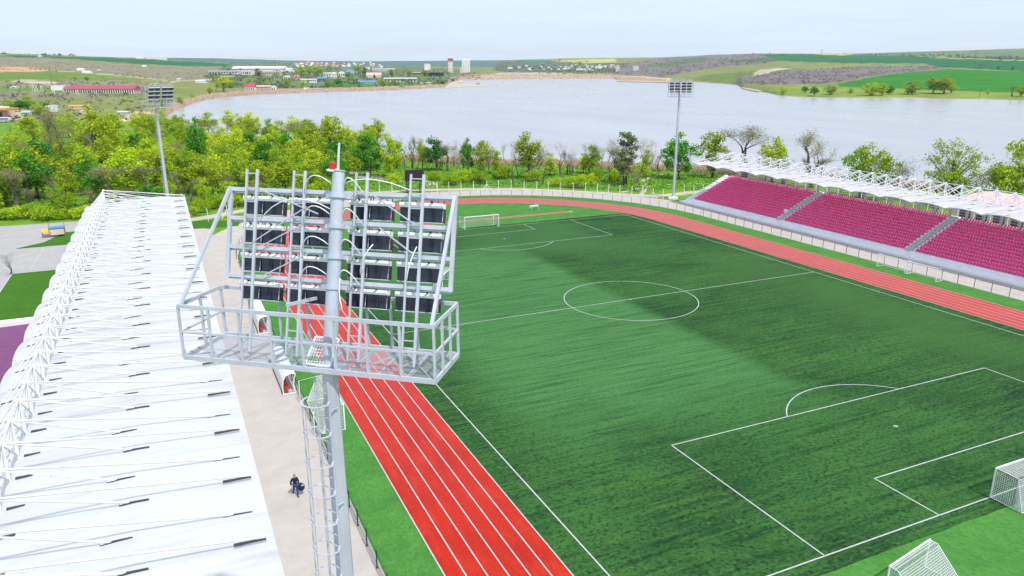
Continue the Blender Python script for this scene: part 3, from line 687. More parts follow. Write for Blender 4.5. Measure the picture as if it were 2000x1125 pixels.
# ------------------------------------------------------------------ floodlight masts (local: +Y faces the pitch)
def make_mast():
    root = empty('floodlight_mast', (0, 0, 0))
    zb, zr, a, b_, c, d, th = 24.136, 25.37, -3.513, 2.585, -.27, 1.344, .251
    off, u0, u1, v0, v1, zt = .42, -2.928, 2.601, 1.765, 3.784, 4.33
    upv = V((0, math.sin(th), math.cos(th))); nv = V((0, math.cos(th), -math.sin(th)))
    O = V((0, 0, zb)); F = lambda u, v, w_=0: O+V((u, off, 0))+upv*v+nv*w_
    G = M['galv']
    mb = MB(); mb.tube([(0, 0, 0), (0, 0, 12), (0, 0, zb-.1)], [.33, .255, .180], 8); mb.build('pole', M['galv_pole'], root, smooth=False)
    mb = MB(); mb.box(-1.1, -1.1, -.1, 1.1, 1.1, .35); mb.lathe((0, 0, .35), [(.62, 0), (.62, .06), (.42, .06), (.42, .4)], 16); mb.build('plinth', M['post'], root)
    mb = MB(); mb.tube([O+V((0, 0, -.12)), O+upv*.3, O+upv*zt], [.172, .165, .138], 20)
    for v in (v0, v0+(v1-v0)/3, v0+2*(v1-v0)/3, v1): mb.tube([O+upv*(v-.04), O+upv*(v+.06)], .19, 20); mb.obox(O+upv*v+nv*.22, (.30, 0, 0), upv*.045, nv*.16)
    mb.tube([O+upv*zt, O+upv*(zt+.02)], .165, 16)
    mb.build('head_pole', M['galv_pole'], root)
    mb = MB(); mb.tube([O+V((-.02, 0, 0))+upv*zt, O+V((-.02, 0, 0))+upv*(zt+.62)], [.035, .025], 8); mb.build('lightning_rod', G, root)
    mb = MB(); mb.lathe(O+V((-.12, -.05, 0))+upv*(zt+.05), [(.001, .17), (.045, .16), (.06, .12), (.064, 0), (.001, 0)], 12); bcn = mb.build('warning_light', M['red'], root)
    mb = MB(); mb.lathe(O+V((-.12, -.05, 0))+upv*(zt+.02), [(.14, 0), (.14, .03), (.001, .03)], 12); mb.build('lamp_base', M['white'], bcn)
    # frame
    for i in range(4):
        v = v0+(v1-v0)*i/3; mb = MB(); mb.bar(F(u0, v), F(u1, v), .09, .06, ref=nv); mb.bar(F(u0, v-.05, .05), F(u1, v-.05, .05), .012, .08, ref=upv); mb.build('cross_bar', G, root)
    for u in (u0, u1): mb = MB(); mb.bar(F(u, v0-.05), F(u, v1+.05), .09, .07, ref=nv); mb.build('side_bar', G, root)
    for sx, ue in ((-1, a), (1, b_)):
        uu = u0 if sx < 0 else u1
        mb = MB(); mb.bar(F(uu, v1+.02, -.05), (ue+.05*(-sx), c+.03, zr), .075, .06); mb.build('stay', G, root)
    # ladders
    for ua, ub in ((-2.47, -2.2), (-1.26, -.98), (.28, .55), (1.58, 1.88)):
        mb = MB(); 
        mb.bar(F(ua, -.02, -.09), F(ua, 4.25, -.09), .04, .05, ref=nv); mb.bar(F(ub, -.02, -.09), F(ub, 4.25, -.09), .06, .05, ref=nv)
        for i in range(13): v = .25+i*.325; mb.bar(F(ua, v, -.09), F(ub, v, -.09), .022)
        mb.build('ladder', G, root)
    # thin diagonals
    for (p, q) in (((-2.1, v1), (-.6, v1-.5)), ((.7, v1-.02), (1.75, v1-.65)), ((.9, v1-.75), (1.75, v1-1.3)), ((-.9, v1-.7), (-2.0, v1-1.3)), ((-.9, v1-.35), (-2.3, v0+.75)), ((-.8, v0+.62), (-2.0, v0))): mb = MB(); mb.bar(F(*p, -.12), F(*q, -.12), .025); mb.build('diagonal_brace', G, root)
    # conduits
    def hose(p, q, lift, out_=-.25):
        P = []; mb = MB()
        for i in range(9): t_ = i/8; P.append(p.lerp(q, t_)+upv*(lift*4*t_*(1-t_))+nv*(out_*4*t_*(1-t_)))
        mb.tube(P, .013, 6); mb.build('cable_conduit', M['cable'], root, smooth=True)
    for i in range(4):
        v = v0+(v1-v0)*i/3
        hose(O+upv*(v+.25)+V((-.14, 0, 0)), F(-.98, v+.02, -.1), .24); hose(O+upv*(v+.25)+V((.14, 0, 0)), F(.55, v-.1, -.1), .26)
    hose(O+upv*(v1+.28)+V((.14, 0, 0)), F(1.6, v1+.1, -.1), .14); hose(O+upv*(v1-.3)+V((-.14, 0, 0)), F(-2.1, v1-.75, -.1), .35)
    hose(O+upv*(v0+.2)+V((.16, 0, 0)), O+upv*(v0-.45)+V((.3, -.1, 0)), .0, -.1); hose(O+upv*(v0+1)+V((.9, 0, 0)), F(.5, v0+.2, -.1), 0, -.2); hose(F(1.8, v0+.9, -.1), F(1.6, v0+.1, -.1), 0, -.12)
    # floodlights: two lamps side by side under each crossing
    pitch_ = .30
    for i in range(4):
        for (ua, ub) in ((-2.76, -1.70), (-1.55, -.47), (-.02, 1.03), (1.20, 2.26)):
            for s in range(2):
                v = v0+(v1-v0)*i/3-.20; hw = (ub-ua)/4-.018
                cx = ua+(ub-ua)*(.25+.5*s); ctr = F(cx, v-.19, .34)
                ax = V((1, 0, 0)); fwd = V((0, math.cos(pitch_), -math.sin(pitch_))); upl = V((0, math.sin(pitch_), math.cos(pitch_)))
                mb = MB(); mb.hexa([ctr-ax*hw-upl*.16-fwd*.04, ctr+ax*hw-upl*.16-fwd*.04, ctr+ax*hw-upl*.18+fwd*.13, ctr-ax*hw-upl*.18+fwd*.13, ctr-ax*hw+upl*.16-fwd*.08, ctr+ax*hw+upl*.16-fwd*.08, ctr+ax*hw+upl*.17+fwd*.13, ctr-ax*hw+upl*.17+fwd*.13])
                mb.obox(ctr-fwd*.066-upl*.02+ax*hw*.1, ax*.010, upl*.13, fwd*.012)
                fl_ = mb.build('floodlight', M['housing'], root)
                mb = MB(); mb.obox(ctr+upl*.20-fwd*.03, ax*(hw+.004), upl*.055, fwd*.105); mb.build('visor', M['visor'], fl_)
                mb = MB(); mb.obox(ctr-upl*.18+fwd*.03, ax*hw, upl*.010, fwd*.09); mb.obox(ctr+ax*(hw-.006)-upl*.0-fwd*.062, ax*.007, upl*.15, fwd*.008); mb.build('housing_rim', M['galv'], fl_)
                mb = MB(); mb.obox(ctr+fwd*.136, ax*(hw-.01), upl*.165, fwd*.004); mb.build('lens', M['glass'], fl_)
                mb = MB(); mb.bar(ctr-ax*hw*.95+upl*.2, ctr-ax*hw*.95+upl*.20+V((0, 0, .17)), .018); mb.bar(ctr+ax*hw*.95+upl*.2, ctr+ax*hw*.95+upl*.2+V((0, 0, .17)), .018); mb.bar(ctr-ax*hw*.95+upl*.2+V((0, 0, .17)), ctr+ax*hw*.95+upl*.2+V((0, 0, .17)), .02)
                mb.tube([ctr+upl*.24+ax*hw*.5, ctr+upl*.33+ax*hw*.3, ctr+upl*.32-ax*.05], .014, 5); mb.bar(ctr+upl*.2, F(cx, v+.16, .05), .03); mb.build('bracket', M['black'], fl_)
    # platform
    mb = MB()
    for p, q in (((a, c), (b_, c)), ((a, d), (b_, d)), ((a, c), (a, d)), ((b_, c), (b_, d))): mb.bar((*p, zb), (*q, zb), .05, .11)
    n_ = 9
    for i in range(1, n_): u = a+(b_-a)*i/n_; mb.bar((u, c, zb-.03), (u, d, zb-.03), .05, .07)
    for i in range(1, n_-1, 1): u = a+(b_-a)*i/n_; mb.bar((u, c, zb-.05), (u+(b_-a)/n_, d, zb-.05), .035, .035)
    mb.obox((0, .05, zb-.05), (.32, 0, 0), (0, .3, 0), (0, 0, .05))
    mb.build('platform_frame', G, root)
    mb = MB()
    x = a
    while x < b_:
        if not (-.75 < x < -.12): mb.bar((x, c, zb+.03), (x, d, zb+.03), .0045, .006)
        else: mb.bar((x, .55, zb+.03), (x, d, zb+.03), .0045, .006)
        x += .05
    y = c
    while y < d:
        mb.bar((a, y, zb+.035), (-.75, y, zb+.035), .0045, .006); mb.bar((-.12 if y < .55 else -.75, y, zb+.035), (b_, y, zb+.035), .0045, .006); y += .05
    mb.build('platform_grating', G, root)
    # railing
    mb = MB()
    for z, t_ in ((zr, .085), (zb+.62, .045)):
        mb.bar((a, c, z), (b_, c, z), .05, t_); mb.bar((a, c, z), (a, d, z), .05, t_); mb.bar((b_, c, z), (b_, d, z), .05, t_)
        mb.bar((a, d, z), (-.55, d, z), .05, t_); mb.bar((.35, d, z), (b_, d, z), .05, t_)
    mb.bar((-.55, d, zr), (-1.15, .35, zr), .05, .07)
    mb.build('guard_rail', G, root)
    sp = [(a+(b_-a)*i/8, c) for i in range(9)]+[(a, (c+d)/2), (b_, c+(d-c)*.33), (b_, c+(d-c)*.66)]+[(u, d) for u in (a, -2.75, -1.95, -1.2, -.55, .35, .95, 1.6, b_)]
    for (x, y) in sp:
        mb = MB(); mb.bar((x, y, zb), (x, y, zr), .055, .05); mb.bar((x, y+.03, zb+.02), (x, y+.03, zb+.16), .09, .03); mb.build('rail_post', G, root)
    # hatch, propped open
    mb = MB(); q = [V((-.52, -.12, zb+.06)), V((.08, -.14, zb+.06)), V((.22, .12, zb+.62)), V((-.36, .14, zb+.62))]
    for i in range(4): mb.bar(q[i], q[(i+1) % 4], .035)
    for i in range(1, 9): t_ = i/9; mb.bar(q[0].lerp(q[1], t_), q[3].lerp(q[2], t_), .008); mb.bar(q[0].lerp(q[3], t_), q[1].lerp(q[2], t_), .008)
    mb.build('hatch', M['white'], root)
    # caged access ladder on the pole
    e = V((-.392, -.920, 0)); tt = V((.920, -.392, 0)); mb = MB(); cb = MB(); z_top = zb-.15
    ra = lambda z: .168+(.31-.168)*(1-z/zb)
    def lp(s, z): return e*(ra(z)*.6+.15)+tt*(.22*s)+V((0, 0, z))
    for s in (-1, 1): mb.tube([lp(s, 3.0), lp(s, 14), lp(s, z_top-.1)], .026, 6)
    z = 3.2
    while z < z_top-.1: mb.bar(lp(-1, z), lp(1, z), .022); z += .3
    z = 4
    while z < z_top: mb.bar(lp(-1, z)-e*.0, lp(-1, z)-e*.22, .03); mb.bar(lp(1, z), lp(1, z)-e*.22, .03); z += 2.4
    mb.build('access_ladder', M['galv_pole'], root)
    z = z_top-.55; ZS = []
    while z > 4: ZS.append(z); z -= .74
    for z in ZS:
        P = []
        for i in range(13):
            an = math.pi*(-.5+i/12*1.0)*1.12; P.append(lp(0, z)+tt*(.36*math.sin(an))+e*(.36+.36*math.cos(an)-.36*math.cos(math.pi*.56)-.3))
        P[0] = lp(-1, z); P[-1] = lp(1, z)
        for p, q in zip(P, P[1:]): cb.bar(p, q, .05, .012)
    for an in (-.9, 0, .9):
        f = lambda z: lp(0, z)+tt*(.36*math.sin(an))+e*(.06+.36*math.cos(an)+.07)
        cb.bar(f(ZS[-1]), f(ZS[0]), .03, .012)
    cb.build('safety_cage', G, root)
    return root
PSI = .672
mast = make_mast(); mast.location = (-53.399, -67, 0); mast.rotation_euler = (0, 0, -PSI)
tag(mast, 'nearest grey floodlight mast, its railed platform and lamps filling the left foreground', 'floodlight', 'floodlight masts round the stadium')
m2 = copy_tree(mast); m2.location = (56.0, 66.1, 0); m2.rotation_euler = (0, 0, -PSI+math.pi)
tag(m2, 'tall floodlight mast at the far end of the magenta stand, seen against the lake', 'floodlight')
m3 = copy_tree(mast); m3.location = (-56.3, 66.5, 0); m3.rotation_euler = (0, 0, -math.pi+PSI)
tag(m3, 'tall floodlight mast rising from the wood behind the left stand roof', 'floodlight')
# ------------------------------------------------------------------ goals
def goal(loc, rz, label, W=7.32, H=2.44, D=2.0, top=.9, r_=.06, cell=.13, wire=.012, stanchion=True, sag=.12):
    """mouth at y=0 facing +Y, net behind towards -Y"""
    root = empty('goal', (*loc, .02), rz); tag(root, label, 'goal')
    mb = MB(); h = W/2
    mb.tube([(-h, 0, 0), (-h, 0, H)], r_, 10); mb.tube([(h, 0, 0), (h, 0, H)], r_, 10); mb.tube([(-h-r_, 0, H), (h+r_, 0, H)], r_, 10)
    mb.build('goal_frame', M['white'], root)
    mb = MB(); 
    mb.tube([(-h, 0, .03), (-h, -D, .03), (h, -D, .03), (h, 0, .03)], .03, 6)
    for s in (-h, h): mb.tube([(s, 0, H), (s, -top, H-.02), (s, -D, .03)], .022, 6)
    mb.build('back_frame', M['white'], root)
    if stanchion:
        mb = MB()
        for s in (-h, h): mb.tube([(s, -D-.6, 0), (s*1.0, -D-.6, H*.92)], .035, 6); mb.tube([(s, -D-.6, H*.92), (s, -top, H-.02)], .012, 4)
        mb.build('net_support', M['white'], root)
    mb = MB()
    def panel(p00, p10, p11, p01, sg):
        p00, p10, p11, p01 = map(V, (p00, p10, p11, p01)); nu = max(2, int((p10-p00).length/cell)); nv_ = max(2, int((p01-p00).length/cell))
        nn = (p10-p00).cross(p01-p00).normalized()
        f = lambda a_, b2: (p00.lerp(p10, a_)).lerp(p01.lerp(p11, a_), b2)+nn*(sg*4*b2*(1-b2)*(1-abs(2*a_-1)**4))+V((0, 0, -abs(sg)*.6*4*b2*(1-b2)*4*a_*(1-a_)))
        for i in range(nu+1):
            for j in range(5): mb.bar(f(i/nu, j/5), f(i/nu, (j+1)/5), wire)
        for j in range(nv_+1):
            for i in range(8): mb.bar(f(i/8, j/nv_), f((i+1)/8, j/nv_), wire)
    panel((-h, 0, H), (h, 0, H), (h, -top, H-.02), (-h, -top, H-.02), .0)
    panel((-h, -top, H-.02), (h, -top, H-.02), (h, -D, .03), (-h, -D, .03), sag)
    for s in (-h, h): panel((s, 0, .03), (s, -top, .03), (s, -top, H-.02), (s, 0, H), 0); panel((s, -top, .03), (s, -D, .03), (s, -D, .04), (s, -top, H-.02), 0)
    mb.build('net', M['net'], root)
    return root
goal((0, -53.3), 0, 'full-size goal standing on the near goal line at the right edge', D=2.3, top=1.6, cell=.14, wire=.015)
goal((0, 53.3), math.pi, 'goal on the far goal line in front of the red runway', cell=.24, wire=.013)
gp = gpt(1780, 1079, 2.0)
goal((gp.x-.1, gp.y), math.radians(10), 'portable goal behind the near goal line, cut by the bottom edge', W=4.6, H=2.0, D=2.4, top=.5, stanchion=False, cell=.13, wire=.016, sag=.2)
goal((45.7, -4.2), math.pi/2, 'portable goal by the right fence, farther of the two', W=5, H=2, D=1.5, stanchion=False, cell=.3, wire=.006, r_=.05)
goal((45.9, -9.4), math.pi/2, 'portable goal by the right fence, nearer of the two', W=5, H=2, D=1.5, stanchion=False, cell=.3, wire=.006, r_=.05)
goal((-44.5, -18.6), -math.pi/2, 'full-size goal between the left fence and the track, behind the mast', D=2.0, cell=.16, wire=.012)
goal((-20.4, 17.6), -2.2, 'portable goal standing on the pitch just right of the floodlight platform', W=5, H=2, D=1.5, stanchion=False, cell=.2, wire=.010, r_=.06)
# ------------------------------------------------------------------ dugouts
def dugout(y0, label):
    root = empty('dugout', (-47.3, y0, 0)); tag(root, label, 'dugout', 'white team dugouts along the left fence')
    L_ = 8.2; prof = [(-1.0, .05), (-1.0, .9), (-.92, 1.5), (-.68, 1.92), (-.3, 2.1), (.08, 2.08), (.28, 1.95)]
    mb = MB()
    for (x0, z0), (x1, z1) in zip(prof, prof[1:]):
        mb.face([(x0, 0, z0), (x1, 0, z1), (x1, L_, z1), (x0, L_, z0)]); mb.face([(x0+.03, 0, z0-.03), (x0+.03, L_, z0-.03), (x1+.03, L_, z1-.03), (x1+.03, 0, z1-.03)])
    mb.build('shell', M['white'], root, smooth=True)
    for yy in (0, L_):
        mb = MB(); mb.tube([(x, yy, z) for x, z in prof]+[(.10, yy, 1.45), (.02, yy, .9), (.22, yy, .05)], .045, 6); mb.tube([(-1.0, yy, .05), (.22, yy, .05)], .04, 6); mb.build('end_frame', M['white'], root)
    mb = MB(); mb.box(-1.06, 0, 0, -1.01, L_, .12); mb.build('back_skirt', M['wood'], root)
    for i in range(13):
        y = .4+i*.6; mb = MB(); mb.box(-.72, y-.22, .40, -.36, y+.22, .46); mb.hexa([(-.76, y-.22, .44), (-.70, y-.22, .44), (-.70, y+.22, .44), (-.76, y+.22, .44), (-.84, y-.2, .85), (-.79, y-.2, .85), (-.79, y+.2, .85), (-.84, y+.2, .85)]); mb.box(-.6, y-.18, .0, -.56, y+.18, .4); mb.build('seat', M['red'], root)
dugout(-12.4, 'white curved dugout with red seats, nearer one beside the mast platform')
dugout(7.0, 'white curved dugout half hidden behind the mast railings, farther one')
# ------------------------------------------------------------------ scoreboard, kiosk, booths, hurdle
root = empty('scoreboard', (1.6, 102, 0), -.35); tag(root, 'black scoreboard on two lattice legs beyond the far bend', 'scoreboard')
mb = MB(); mb.box(-2.4, -.35, 3.0, 2.4, .35, 5.9); mb.build('screen_box', M['black'], root)
mb = MB(); mb.box(-1.75, -.375, 3.15, 2.3, -.352, 5.75); mb.build('display', mat('unlit_screen', (.03, .024, .026), .35), root)
mb = MB(); mb.box(-2.35, -.38, 3.1, -1.85, -.352, 5.8); mb.build('side_panel', M['housing'], root)
for sx in (-1.75, 1.5):
    mb = MB()
    for dx in (-.38, .38):
        for dy in (-.3, .3): mb.bar((sx+dx, dy, 0), (sx+dx, dy, 3), .1)
    for i in range(4):
        z = i*.75
        for dy in (-.3, .3): mb.bar((sx-.38, dy, z), (sx+.38, dy, z+.75), .07); mb.bar((sx+.38, dy, z), (sx-.38, dy, z+.75), .07); mb.bar((sx-.38, dy, z), (sx+.38, dy, z), .07)
    mb.build('lattice_leg', M['black'], root)
root = empty('kiosk', (-54.0, 80.5, 0), .1); tag(root, 'small white kiosk with a red roof beyond the left stand', 'kiosk')
mb = MB(); mb.box(-1.3, -1.2, 0, 1.3, 1.2, 2.3); mb.build('wall', M['wall_white'], root)
mb = MB(); mb.hexa([(-1.7, -1.6, 2.3), (1.7, -1.6, 2.3), (1.7, 1.6, 2.3), (-1.7, 1.6, 2.3), (-1.0, -.2, 3.1), (1.0, -.2, 3.1), (1.0, .2, 3.1), (-1.0, .2, 3.1)]); mb.build('roof', M['roof_red'], root)
mb = MB(); mb.box(-.9, -1.23, 1.0, .9, -1.202, 1.8); mb.build('window', M['window'], root)
p = gpt(113, 461); root = empty('market_booth', p, .05, .8); tag(root, 'cream timber booth with a blue roof on the grass island', 'booth')
mb = MB(); mb.box(-1.5, -.9, .5, 1.5, .9, 2.0); mb.build('panel', M['wall_beige'], root)
mb = MB(); mb.box(-1.65, -1.05, 2.0, 1.65, 1.05, 2.28); mb.build('roof', M['roof_blue'], root)
mb = MB()
for x in (-1.6, 1.6):
    for y in (-1, 1): mb.bar((x, y, 0), (x, y, 3.1 if y > 0 else 2.0), .12)
mb.build('timber_frame', M['wood'], root)
p = gpt(92, 463); root = empty('market_booth', p, .05, .75); tag(root, 'low booth with a yellow awning on the grass island', 'booth')
mb = MB(); mb.hexa([(-1.0, -.9, 1.3), (1.1, -.9, 1.3), (1.1, .7, 1.9), (-1.0, .7, 1.9), (-1.0, -.9, 1.42), (1.1, -.9, 1.42), (1.1, .7, 2.05), (-1.0, .7, 2.05)]); mb.build('awning', M['yellow'], root)
mb = MB()
for x in (-.9, 1.0):
    for y in (-.8, .6): mb.bar((x, y, 0), (x, y, 1.5), .1)
mb.box(-.9, -.6, .5, 1.0, .5, .6); mb.build('timber_frame', M['wood'], root)
p = gpt(1043, 410); root = empty('hurdle_rack', (p.x, p.y, 0), .2); tag(root, 'small white rack standing on the grass behind the far goal', 'rack')
mb = MB()
for x in (-1.0, 1.0):
    for y in (-.5, .5): mb.bar((x, y, 0), (x, y*.3, 1.0), .07)
mb.build('leg', M['kerb'], root)
mb = MB()
for z, y in ((1.0, .15), (1.0, -.15), (.75, .25)): mb.bar((-1.2, y, z), (1.2, y, z), .11)
mb.build('rail', M['white'], root)
# low annex with purple roof, left of the stand
root = empty('annex_building', (-73, 4, 0)); tag(root, 'low annex with a purple roof and white parapet left of the stand', 'building')
mb = MB(); mb.box(-9, -30, 0, 8, 10.6, 2.7); mb.build('wall', M['wall_white'], root)
mb = MB(); mb.hexa([(-3.4, -30, 2.72), (7.8, -30, 2.72), (7.8, 9.4, 2.72), (-3.4, 9.4, 2.72), (-3.4, -30, 2.76), (7.8, -30, 2.9), (7.8, 9.4, 2.9), (-3.4, 9.4, 2.76)]); mb.build('roof', M['purple'], root)
mb = MB(); mb.box(-4.0, -30, 2.7, -3.5, 9.4, 3.25); mb.box(-4.0, 9.45, 2.7, 8, 10.6, 3.25); mb.build('parapet', M['wall_white'], root)
# hall with pale pink roof behind the magenta stand
root = empty('sports_hall', (91, -2, 0)); tag(root, 'hall with a low pale pink roof behind the magenta stand', 'building')
mb = MB(); mb.box(-9, -34, 0, 9, 14, 5.2); mb.build('wall', M['wall_beige'], root)
mb = MB(); n_ = 10
for i in range(n_):
    a0, a1 = i/n_, (i+1)/n_; X0, X1 = -9.6+19.2*a0, -9.6+19.2*a1; Z = lambda a_: 5.2+1.8*(1-(2*a_-1)**2)
    mb.face([(X0, -34.5, Z(a0)), (X1, -34.5, Z(a1)), (X1, 14.5, Z(a1)), (X0, 14.5, Z(a0))])
mb.build('roof', M['roof_pink'], root)
for i in range(14): y = -32.5+i*3.3; mb = MB(); mb.box(-9.03, y, 2.6, -9.005, y+2.2, 4.4); mb.build('window', M['window'], root)
# ------------------------------------------------------------------ person and bag
def skin_mesh(name, verts, edges, radii, m, parent, root_i=0, sub=1):
    me = bpy.data.meshes.new(name); me.from_pydata(verts, edges, []); me.materials.append(m)
    o = bpy.data.objects.new(name, me); col.objects.link(o); o.parent = parent
    o.modifiers.new('skin', 'SKIN'); sv = me.skin_vertices[0].data if me.skin_vertices else None
    if sv is None:
        bm = bmesh.new(); bm.from_mesh(me); bm.verts.layers.skin.verify(); bm.to_mesh(me); bm.free(); sv = me.skin_vertices[0].data
    for i, r_ in enumerate(radii):
        sv[i].radius = (r_, r_) if not isinstance(r_, tuple) else r_; sv[i].use_root = (i == root_i)
    s = o.modifiers.new('sub', 'SUBSURF'); s.levels = sub; s.render_levels = sub
    return o
pp = gpt(578, 968)
root = empty('person', (pp.x, pp.y, 0), math.radians(8)); tag(root, 'person in dark navy jacket and blue jeans walking with a round bag', 'person')
# facing -Y (towards the camera); z up
J = {'hip': (0, 0, .95), 'waist': (0, 0, 1.1), 'chest': (0, -.01, 1.33), 'neck': (0, -.01, 1.5), 'head0': (0, -.03, 1.58), 'head1': (0, -.05, 1.70), 'head2': (0, -.04, 1.79),
     'lsh': (.19, 0, 1.43), 'lel': (.27, .02, 1.17), 'lwr': (.25, -.10, .95), 'lha': (.25, -.13, .87), 'rsh': (-.19, 0, 1.43), 'rel': (-.28, .07, 1.17), 'rwr': (-.28, .0, .93), 'rha': (-.28, -.02, .85),
     'lhp': (.09, 0, .9), 'lkn': (.09, -.22, .52), 'lan': (.08, -.30, .09), 'lto': (.08, -.44, .04), 'rhp': (-.09, 0, .9), 'rkn': (-.09, .08, .5), 'ran': (-.09, .34, .2), 'rto': (-.09, .30, .05)}
ks = list(J); ix = {k_: i for i, k_ in enumerate(ks)}
E_ = [('hip', 'waist'), ('waist', 'chest'), ('chest', 'neck'), ('neck', 'head0'), ('head0', 'head1'), ('head1', 'head2'), ('chest', 'lsh'), ('lsh', 'lel'), ('lel', 'lwr'), ('lwr', 'lha'), ('chest', 'rsh'), ('rsh', 'rel'), ('rel', 'rwr'), ('rwr', 'rha'), ('hip', 'lhp'), ('lhp', 'lkn'), ('lkn', 'lan'), ('lan', 'lto'), ('hip', 'rhp'), ('rhp', 'rkn'), ('rkn', 'ran'), ('ran', 'rto')]
Rd = {'hip': .13, 'waist': .12, 'chest': .14, 'neck': .055, 'head0': .07, 'head1': .095, 'head2': .06, 'lsh': .065, 'lel': .045, 'lwr': .032, 'lha': .036, 'rsh': .065, 'rel': .045, 'rwr': .032, 'rha': .036, 'lhp': .09, 'lkn': .06, 'lan': .042, 'lto': .035, 'rhp': .09, 'rkn': .06, 'ran': .042, 'rto': .035}
skin_mesh('body', [J[k_] for k_ in ks], [(ix[a], ix[b_]) for a, b_ in E_], [Rd[k_] for k_ in ks], M['skin'], root)
def sub_skin(name, keys, edges, extra, m, ov={}):
    i2 = {k_: i for i, k_ in enumerate(keys)}
    skin_mesh(name, [ov.get(k_, J[k_]) for k_ in keys], [(i2[a], i2[b_]) for a, b_ in edges], [Rd[k_]+extra for k_ in keys], m, root)
sub_skin('jacket', ['hip', 'waist', 'chest', 'neck', 'lsh', 'lel', 'lwr', 'rsh', 'rel', 'rwr'], [('hip', 'waist'), ('waist', 'chest'), ('chest', 'neck'), ('chest', 'lsh'), ('lsh', 'lel'), ('lel', 'lwr'), ('chest', 'rsh'), ('rsh', 'rel'), ('rel', 'rwr')], .03, M['jacket'])
sub_skin('trousers', ['hip', 'lhp', 'lkn', 'lan', 'rhp', 'rkn', 'ran'], [('hip', 'lhp'), ('lhp', 'lkn'), ('lkn', 'lan'), ('hip', 'rhp'), ('rhp', 'rkn'), ('rkn', 'ran')], .018, M['denim'])
for s, a, b_ in ((1, 'lan', 'lto'), (-1, 'ran', 'rto')):
    skin_mesh('shoe', [J[a], J[b_]], [(0, 1)], [.058, .05], M['black'], root)
mb = MB(); mb.lathe((0, -.03, 1.72), [(.10, -.02), (.102, .03), (.085, .075), (.04, .10), (.001, .105)], 12); mb.build('hair', mat('short_grey_hair', (.30, .20, .15), .8), root)
fm = MB()
for s in (-.035, .035): fm.obox((s, -.142, 1.71), (.012, 0, 0), (0, .006, 0), (0, 0, .008))
fm.build('eyes', M['black'], root)
mb = MB(); mb.hexa([(-.012, -.14, 1.655), (.012, -.14, 1.655), (.012, -.165, 1.66), (-.012, -.165, 1.66), (-.008, -.135, 1.70), (.008, -.135, 1.70), (.008, -.142, 1.70), (-.008, -.142, 1.70)]); mb.build('nose', M['skin'], root)
for s in (1, -1):
    for i in range(5):
        x0 = V(J['lha' if s > 0 else 'rha']); mb = MB()
        b0 = x0+V((.0, -.035+.018*i, -.025)); l_ = (.05, .07, .075, .07, .055)[i]
        mb.tube([b0, b0+V((-.01*s, -.012, -l_*.55)), b0+V((-.03*s, -.005, -l_))], [.010, .009, .007], 6); mb.build('finger', M['skin'], root)
bag = empty('ball_bag', (pp.x+.42, pp.y-.12, .42)); tag(bag, 'round black bag with a grey-blue patch carried by the walking person', 'bag')
mb = MB(); mb.lathe((0, 0, 0), [(.001, 0), (.16, .03), (.24, .14), (.27, .30), (.23, .46), (.12, .56), (.05, .60), (.001, .60)], 16); mb.build('pouch', M['jacket'], bag, smooth=True)
mb = MB(); mb.lathe((.07, -.08, .28), [(.001, .27), (.10, .255), (.19, .18)], 12); mb.build('patch', M['bag_blue'], bag, smooth=True)
mb = MB(); mb.tube([(0, 0, .58), (-.09, .02, .70), (-.17, .02, .50)], .018, 6); mb.build('strap', M['black'], bag)
